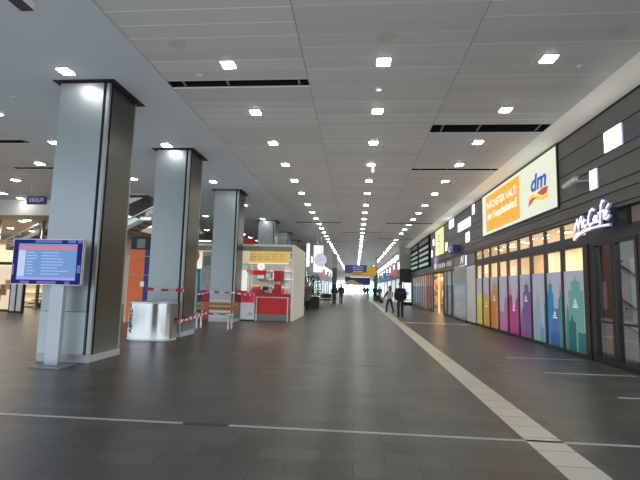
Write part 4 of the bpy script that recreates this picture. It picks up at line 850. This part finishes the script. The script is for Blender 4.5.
# ================================================================== PEOPLE
SKIN = mat('skin', (.55,.33,.24), .5)
def skinned(name, V, E_, Rr, m, parent, sub=1, root=0):
    me = bpy.data.meshes.new(name); me.from_pydata(V, E_, []); me.materials.append(m)
    o = bpy.data.objects.new(name, me); COL.objects.link(o); o.parent = parent
    md = o.modifiers.new('skin', 'SKIN'); md.use_smooth_shade = True
    for i, r_ in enumerate(Rr):
        sv = me.skin_vertices[0].data[i]; sv.radius = (r_, r_) if not isinstance(r_, tuple) else r_; sv.use_root = (i == root)
    s = o.modifiers.new('sub', 'SUBSURF'); s.levels = sub; s.render_levels = sub
    return o
def person(label, loc, rz, h=1.78, top=(.02,.02,.022), legs=(.02,.02,.025), hair=(.03,.02,.015), stride=.18, coat=.85, longhair=False, armL=None, armR=None, lean=0., group=None, fem=False, sleeve=None, bulk=1.):
    """facing local +y; z up. coat = height at which the jacket ends."""
    r = thing('person', label, 'person', loc, rz, group); k = h/1.78
    r.scale = (k,k,k)
    sh = .165 if fem else .195; n = label[:14]
    hipz, shz = .93, 1.395
    def leg(s, st): return [(s*.085,0,.90),(s*.09, st*.55+.03,.50),(s*.085, st-.02 if st>=0 else st-.05,.09),(s*.10, st+.13,.035)]
    L, Rl = leg(-1, stride), leg(1, -stride)
    aL = armL or [(-sh,lean,shz),(-sh-.06,-.04-stride*.3,1.13),(-sh-.055,.06-stride*.5,.92)]
    aR = armR or [(sh,lean,shz),(sh+.06,-.04+stride*.3,1.13),(sh+.055,.06+stride*.5,.92)]
    V = [(0,0,.95),(0,.01,1.12),(0,lean,1.33),(0,lean,1.45),(0,lean+.01,1.55),(0,lean+.03,1.62),(0,lean+.025,1.70),(0,lean+.01,1.76)]
    Rr = [(.12,.085),(.11,.08),(.13,.085),(.062,.058),(.052,.052),(.072,.085),(.078,.09),(.045,.05)]
    E_ = [(i,i+1) for i in range(7)]
    V.append((0,lean+.135,1.635)); Rr.append(.014); E_.append((5,8))                 # nose
    for s in (-1,1): V.append((s*.088,lean+.01,1.64)); Rr.append(.016); E_.append((5,len(V)-1))   # ears
    for P in (L, Rl):
        a = 0
        for p, q in zip(P, (.088,.056,.038,.034)): V.append(p); Rr.append(q); E_.append((a, len(V)-1)); a = len(V)-1
    for P, s in ((aL,-1),(aR,1)):
        a = 2
        for p, q in zip(P, (.048,.040,.028)): V.append(p); Rr.append(q); E_.append((a, len(V)-1)); a = len(V)-1
        w = Vector(P[2]); d = (w - Vector(P[1])).normalized(); side = Vector((0,1,0)) if abs(d.y) < .7 else Vector((0,0,1))
        side = (side - d*side.dot(d)).normalized(); pal = w + d*.07; V.append(tuple(pal)); Rr.append((.034,.022)); E_.append((a, len(V)-1)); pi_ = len(V)-1
        for j, ln in enumerate((.075,.085,.08,.062)):
            base = pal + side*(.027-.018*j) + d*.025; mid = base + d*ln*.55 + Vector((-s*.008,0,0)); tip = base + d*ln + Vector((-s*.025,0,0))
            V += [tuple(base), tuple(mid), tuple(tip)]; Rr += [.010,.009,.008]; m_ = len(V); E_ += [(pi_, m_-3),(m_-3, m_-2),(m_-2, m_-1)]
        th = w + d*.03 + side*.035; V += [tuple(th), tuple(th + d*.04 + side*.022)]; Rr += [.012,.009]; m_ = len(V); E_ += [(a, m_-2),(m_-2, m_-1)]
    skinned('body', V, E_, Rr, SKIN, r)
    # trousers
    V = [(0,0,.97),(0,0,.90)]; Rr = [(.155,.115),(.15,.12)]; E_ = [(0,1)]
    for P in (L, Rl):
        a = 1
        for p, q in zip(P[:3] + [(P[2][0], P[2][1]+.01, .05)], (.105,.076,.064,.066)): V.append(p); Rr.append(q); E_.append((a,len(V)-1)); a = len(V)-1
    skinned('trousers', V, E_, Rr, mat('trouser_%.2f_%.2f' % legs[:2], legs, .8), r)
    for P in (L, Rl):
        p = P[2]; skinned('shoe', [(p[0],p[1]-.04,.05),(p[0],p[1]+.06,.05),(p[0]+.005,p[1]+.18,.035)], [(0,1),(1,2)], [.05,.05,.038], BLACK, r)
    # jacket with sleeves
    V = [(0,0,coat),(0,0,1.0),(0,.01,1.16),(0,lean,1.34),(0,lean,1.44),(0,lean,1.52)]; b_ = bulk; Rr = [(.205*b_,.16),(.19*b_,.145),(.18*b_,.135),(.185*b_,.14),(.125,.11),(.078,.08)]; E_ = [(0,1),(1,2),(2,3),(3,4),(4,5)]
    jm = mat('jacket_%.2f_%.2f_%.2f' % top, top, .8)
    if sleeve is None:
        for P in (aL, aR):
            a = 3
            for p, q in zip(P, (.092,.074,.054)): V.append(p); Rr.append((q*b_, q)); E_.append((a,len(V)-1)); a = len(V)-1
    jk = skinned('jacket', V, E_, Rr, jm, r, root=2)
    if sleeve is not None:
        sm_ = mat('sleeve_%.2f' % sleeve[0], sleeve, .8)
        for P in (aL, aR): skinned('sleeve', list(P), [(0,1),(1,2)], [.08,.062,.048], sm_, r)
    # hair
    hm = mat('hair_%.2f' % hair[0], hair, .7); g = MB(); g.ball((0,lean-.012,1.70), .096,.108,.092, 14)
    if longhair: g.ball((0,lean-.06,1.55), .10,.07,.17, 12)
    g.build('hair', hm, r)
    g = MB()
    for s in (-1,1): g.ball((s*.032,lean+.112,1.665), .011,.008,.008, 8)
    g.build('eyes', BLACK, r); MB().ball((0,lean+.112,1.585), .025,.008,.007, 8).build('mouth', mat('lips', (.4,.14,.12), .5), r)
    return r
person('man in a black coat and dark trousers walking away beside the pale tactile stripe', (2.50,24.8,0), 0, 1.99, stride=.08, coat=.76, hair=(.10,.075,.055), bulk=1.2)
person('woman in pale vest and dark trousers striding beside the man in black', (2.28,29.6,0), .55, 1.80, top=(.55,.52,.50), legs=(.02,.02,.025), hair=(.22,.13,.07), stride=.26, coat=.92, longhair=True, fem=True, sleeve=(.05,.045,.05),
       armL=[(-.165,0,1.395),(-.33,-.02,1.16),(-.46,.06,.95)])
person('left walker of the distant couple, in dark blue jacket and jeans', (-2.05,42.8,0), 0, 1.96, top=(.03,.04,.07), legs=(.04,.06,.11), stride=.08, fem=True, longhair=True)
person('right walker of the distant couple, in dark brown jacket', (-1.42,43.2,0), 0, 1.98, top=(.06,.05,.045), legs=(.02,.022,.035), stride=.12, bulk=1.15)
person('blonde woman in a patterned grey coat standing beyond the kiosk wall', (-3.22,29.6,0), -.5, 1.95, top=(.16,.14,.12), legs=(.015,.012,.014), hair=(.42,.24,.11), stride=.05, coat=.55, longhair=True, fem=True)
person('dark clad traveller pulling a black suitcase', (2.45,56,0), .1, 1.96, stride=.15, hair=(.03,.03,.03))
person('distant traveller in a dark coat left of the suitcase traveller', (1.75,64,0), 0, 1.96, top=(.03,.03,.04), stride=.1)
person('farthest dark figure walking near the pale stripe', (1.55,76,0), 0, 1.96, top=(.04,.03,.05), stride=.1)
person('distant person in dark clothes close to the far shop windows', (3.6,66,0), 0, 1.9, top=(.04,.04,.05), stride=.1)
o = thing('suitcase', 'black upright suitcase behind the dark clad traveller', 'suitcase', (2.72,54.6,0))
MB().box(-.27,.27,-.15,.15,.06,.78).build('shell', BLACK, o, .03)
for s in (-.2,.2): MB().cyl((s-.02,0,.035),(s+.02,0,.035), .035, seg=10).build('wheel', DGREY, o)
g = MB()
for s in (-.1,.1): g.cyl((s,.1,.78),(s,.1,1.08), .012, seg=6)
g.bar((-.12,.1,1.08),(.12,.1,1.08), .03,.03); g.build('handle', SILVER, o)
o = thing('shoulder_bag', 'dark bag carried by the striding woman', 'bag', (1.72,29.5,.62)); MB().box(-.13,.13,-.07,.07,0,.32).build('pouch', BLACK, o, .02); g = MB(); stroke(g, [(-.1,.32),(-.04,.5),(.04,.5),(.1,.32)], .02, -.01,.01); g.build('strap', BLACK, o)

# ================================================================== LIGHT
def area(name, loc, sx, sy, e, col=(1,1,1), rot=(0,0,0), spec=1.):
    l = bpy.data.lights.new(name, 'AREA'); l.shape = 'RECTANGLE'; l.size = sx; l.size_y = sy; l.energy = e; l.color = col; l.specular_factor = spec
    o = bpy.data.objects.new(name, l); COL.objects.link(o); o.location = loc; o.rotation_euler = rot; return o
for y in (6, 26, 48, 72, 96): area('hall_bounce_fill', (0, y, .02), 9.5, 20, 190, (1,.97,.93), (PI,0,0), 0)  # added upward fill at floor level, stands in for floor bounce onto the ceiling
area('soffit_bounce_fill', (-7, 14, .02), 5, 24, 260, (.80,.94,1), (PI,0,0), 0)  # added cool fill from the floor, brightens the soffit
area('left_bounce_fill', (-17, 14, .02), 12, 14, 120, (1,.95,.88), (PI,0,0), 0)  # added fill from the floor for the left ceiling
area('shop_light', (7.2, 16.5, 3.4), 2, 9, 190, (1,.86,.66)); area('shop_up_fill', (7.2, 16.5, .4), 2, 9, 120, (1,.84,.62), (PI,0,0)); area('bookshop_light', (6.8, 35, 2.78), 1.2, 13, 330, (1,.74,.45)); area('cafe_light', (6.7, 8.5, 3.4), 1.2, 4, 60, (.96,.98,1))  # the upward lamp in the skyline shop is added fill
area('ceiling_edge_fill', (5.25, 20, 5.2), .3, 50, 42, (1,.97,.88), (PI,0,0), 0); area('left_shop_light', (-24, 27, 4.9), 9, 6, 1100, (1,.84,.64)); area('kiosk_light', (-4.6, 21.5, 3.38), 3.2, 2, 160, (1,.95,.85))  # the long lamp below the ceiling edge is added fill brightening that strip
area('entrance_daylight', (-.4, 112.6, 1.5), 10, 2.6, 1700, (.88,.94,1), (PI/2,0,0))
W = bpy.data.worlds.new('sky'); S.world = W; W.use_nodes = True; t = W.node_tree; bg = t.nodes['Background']
bg.inputs['Color'].default_value = (.80,.90,1,1); bg.inputs['Strength'].default_value = 1.7

# ================================================================== CAMERA
cd = bpy.data.cameras.new('camera'); cam = bpy.data.objects.new('camera', cd); COL.objects.link(cam); S.camera = cam
cd.sensor_width = 36; cd.sensor_fit = 'HORIZONTAL'; cd.lens = 435.517/640*36; cd.clip_start = .05; cd.clip_end = 500
yaw, pitch, roll = .08357027, .10763873, .02399585
cy, sy = math.cos(yaw), math.sin(yaw)
fw = Vector((-sy*math.cos(pitch), cy*math.cos(pitch), math.sin(pitch))); r0 = Vector((cy, sy, 0)); u0 = r0.cross(fw)
rt = r0*math.cos(roll) + u0*math.sin(roll); up = u0*math.cos(roll) - r0*math.sin(roll)
M = Matrix((rt, up, -fw)).transposed().to_4x4(); M.translation = (0, 0, 1.6); cam.matrix_world = M
S.view_settings.view_transform = 'Standard'; S.view_settings.look = 'None'; S.view_settings.exposure = 0; S.view_settings.gamma = 1
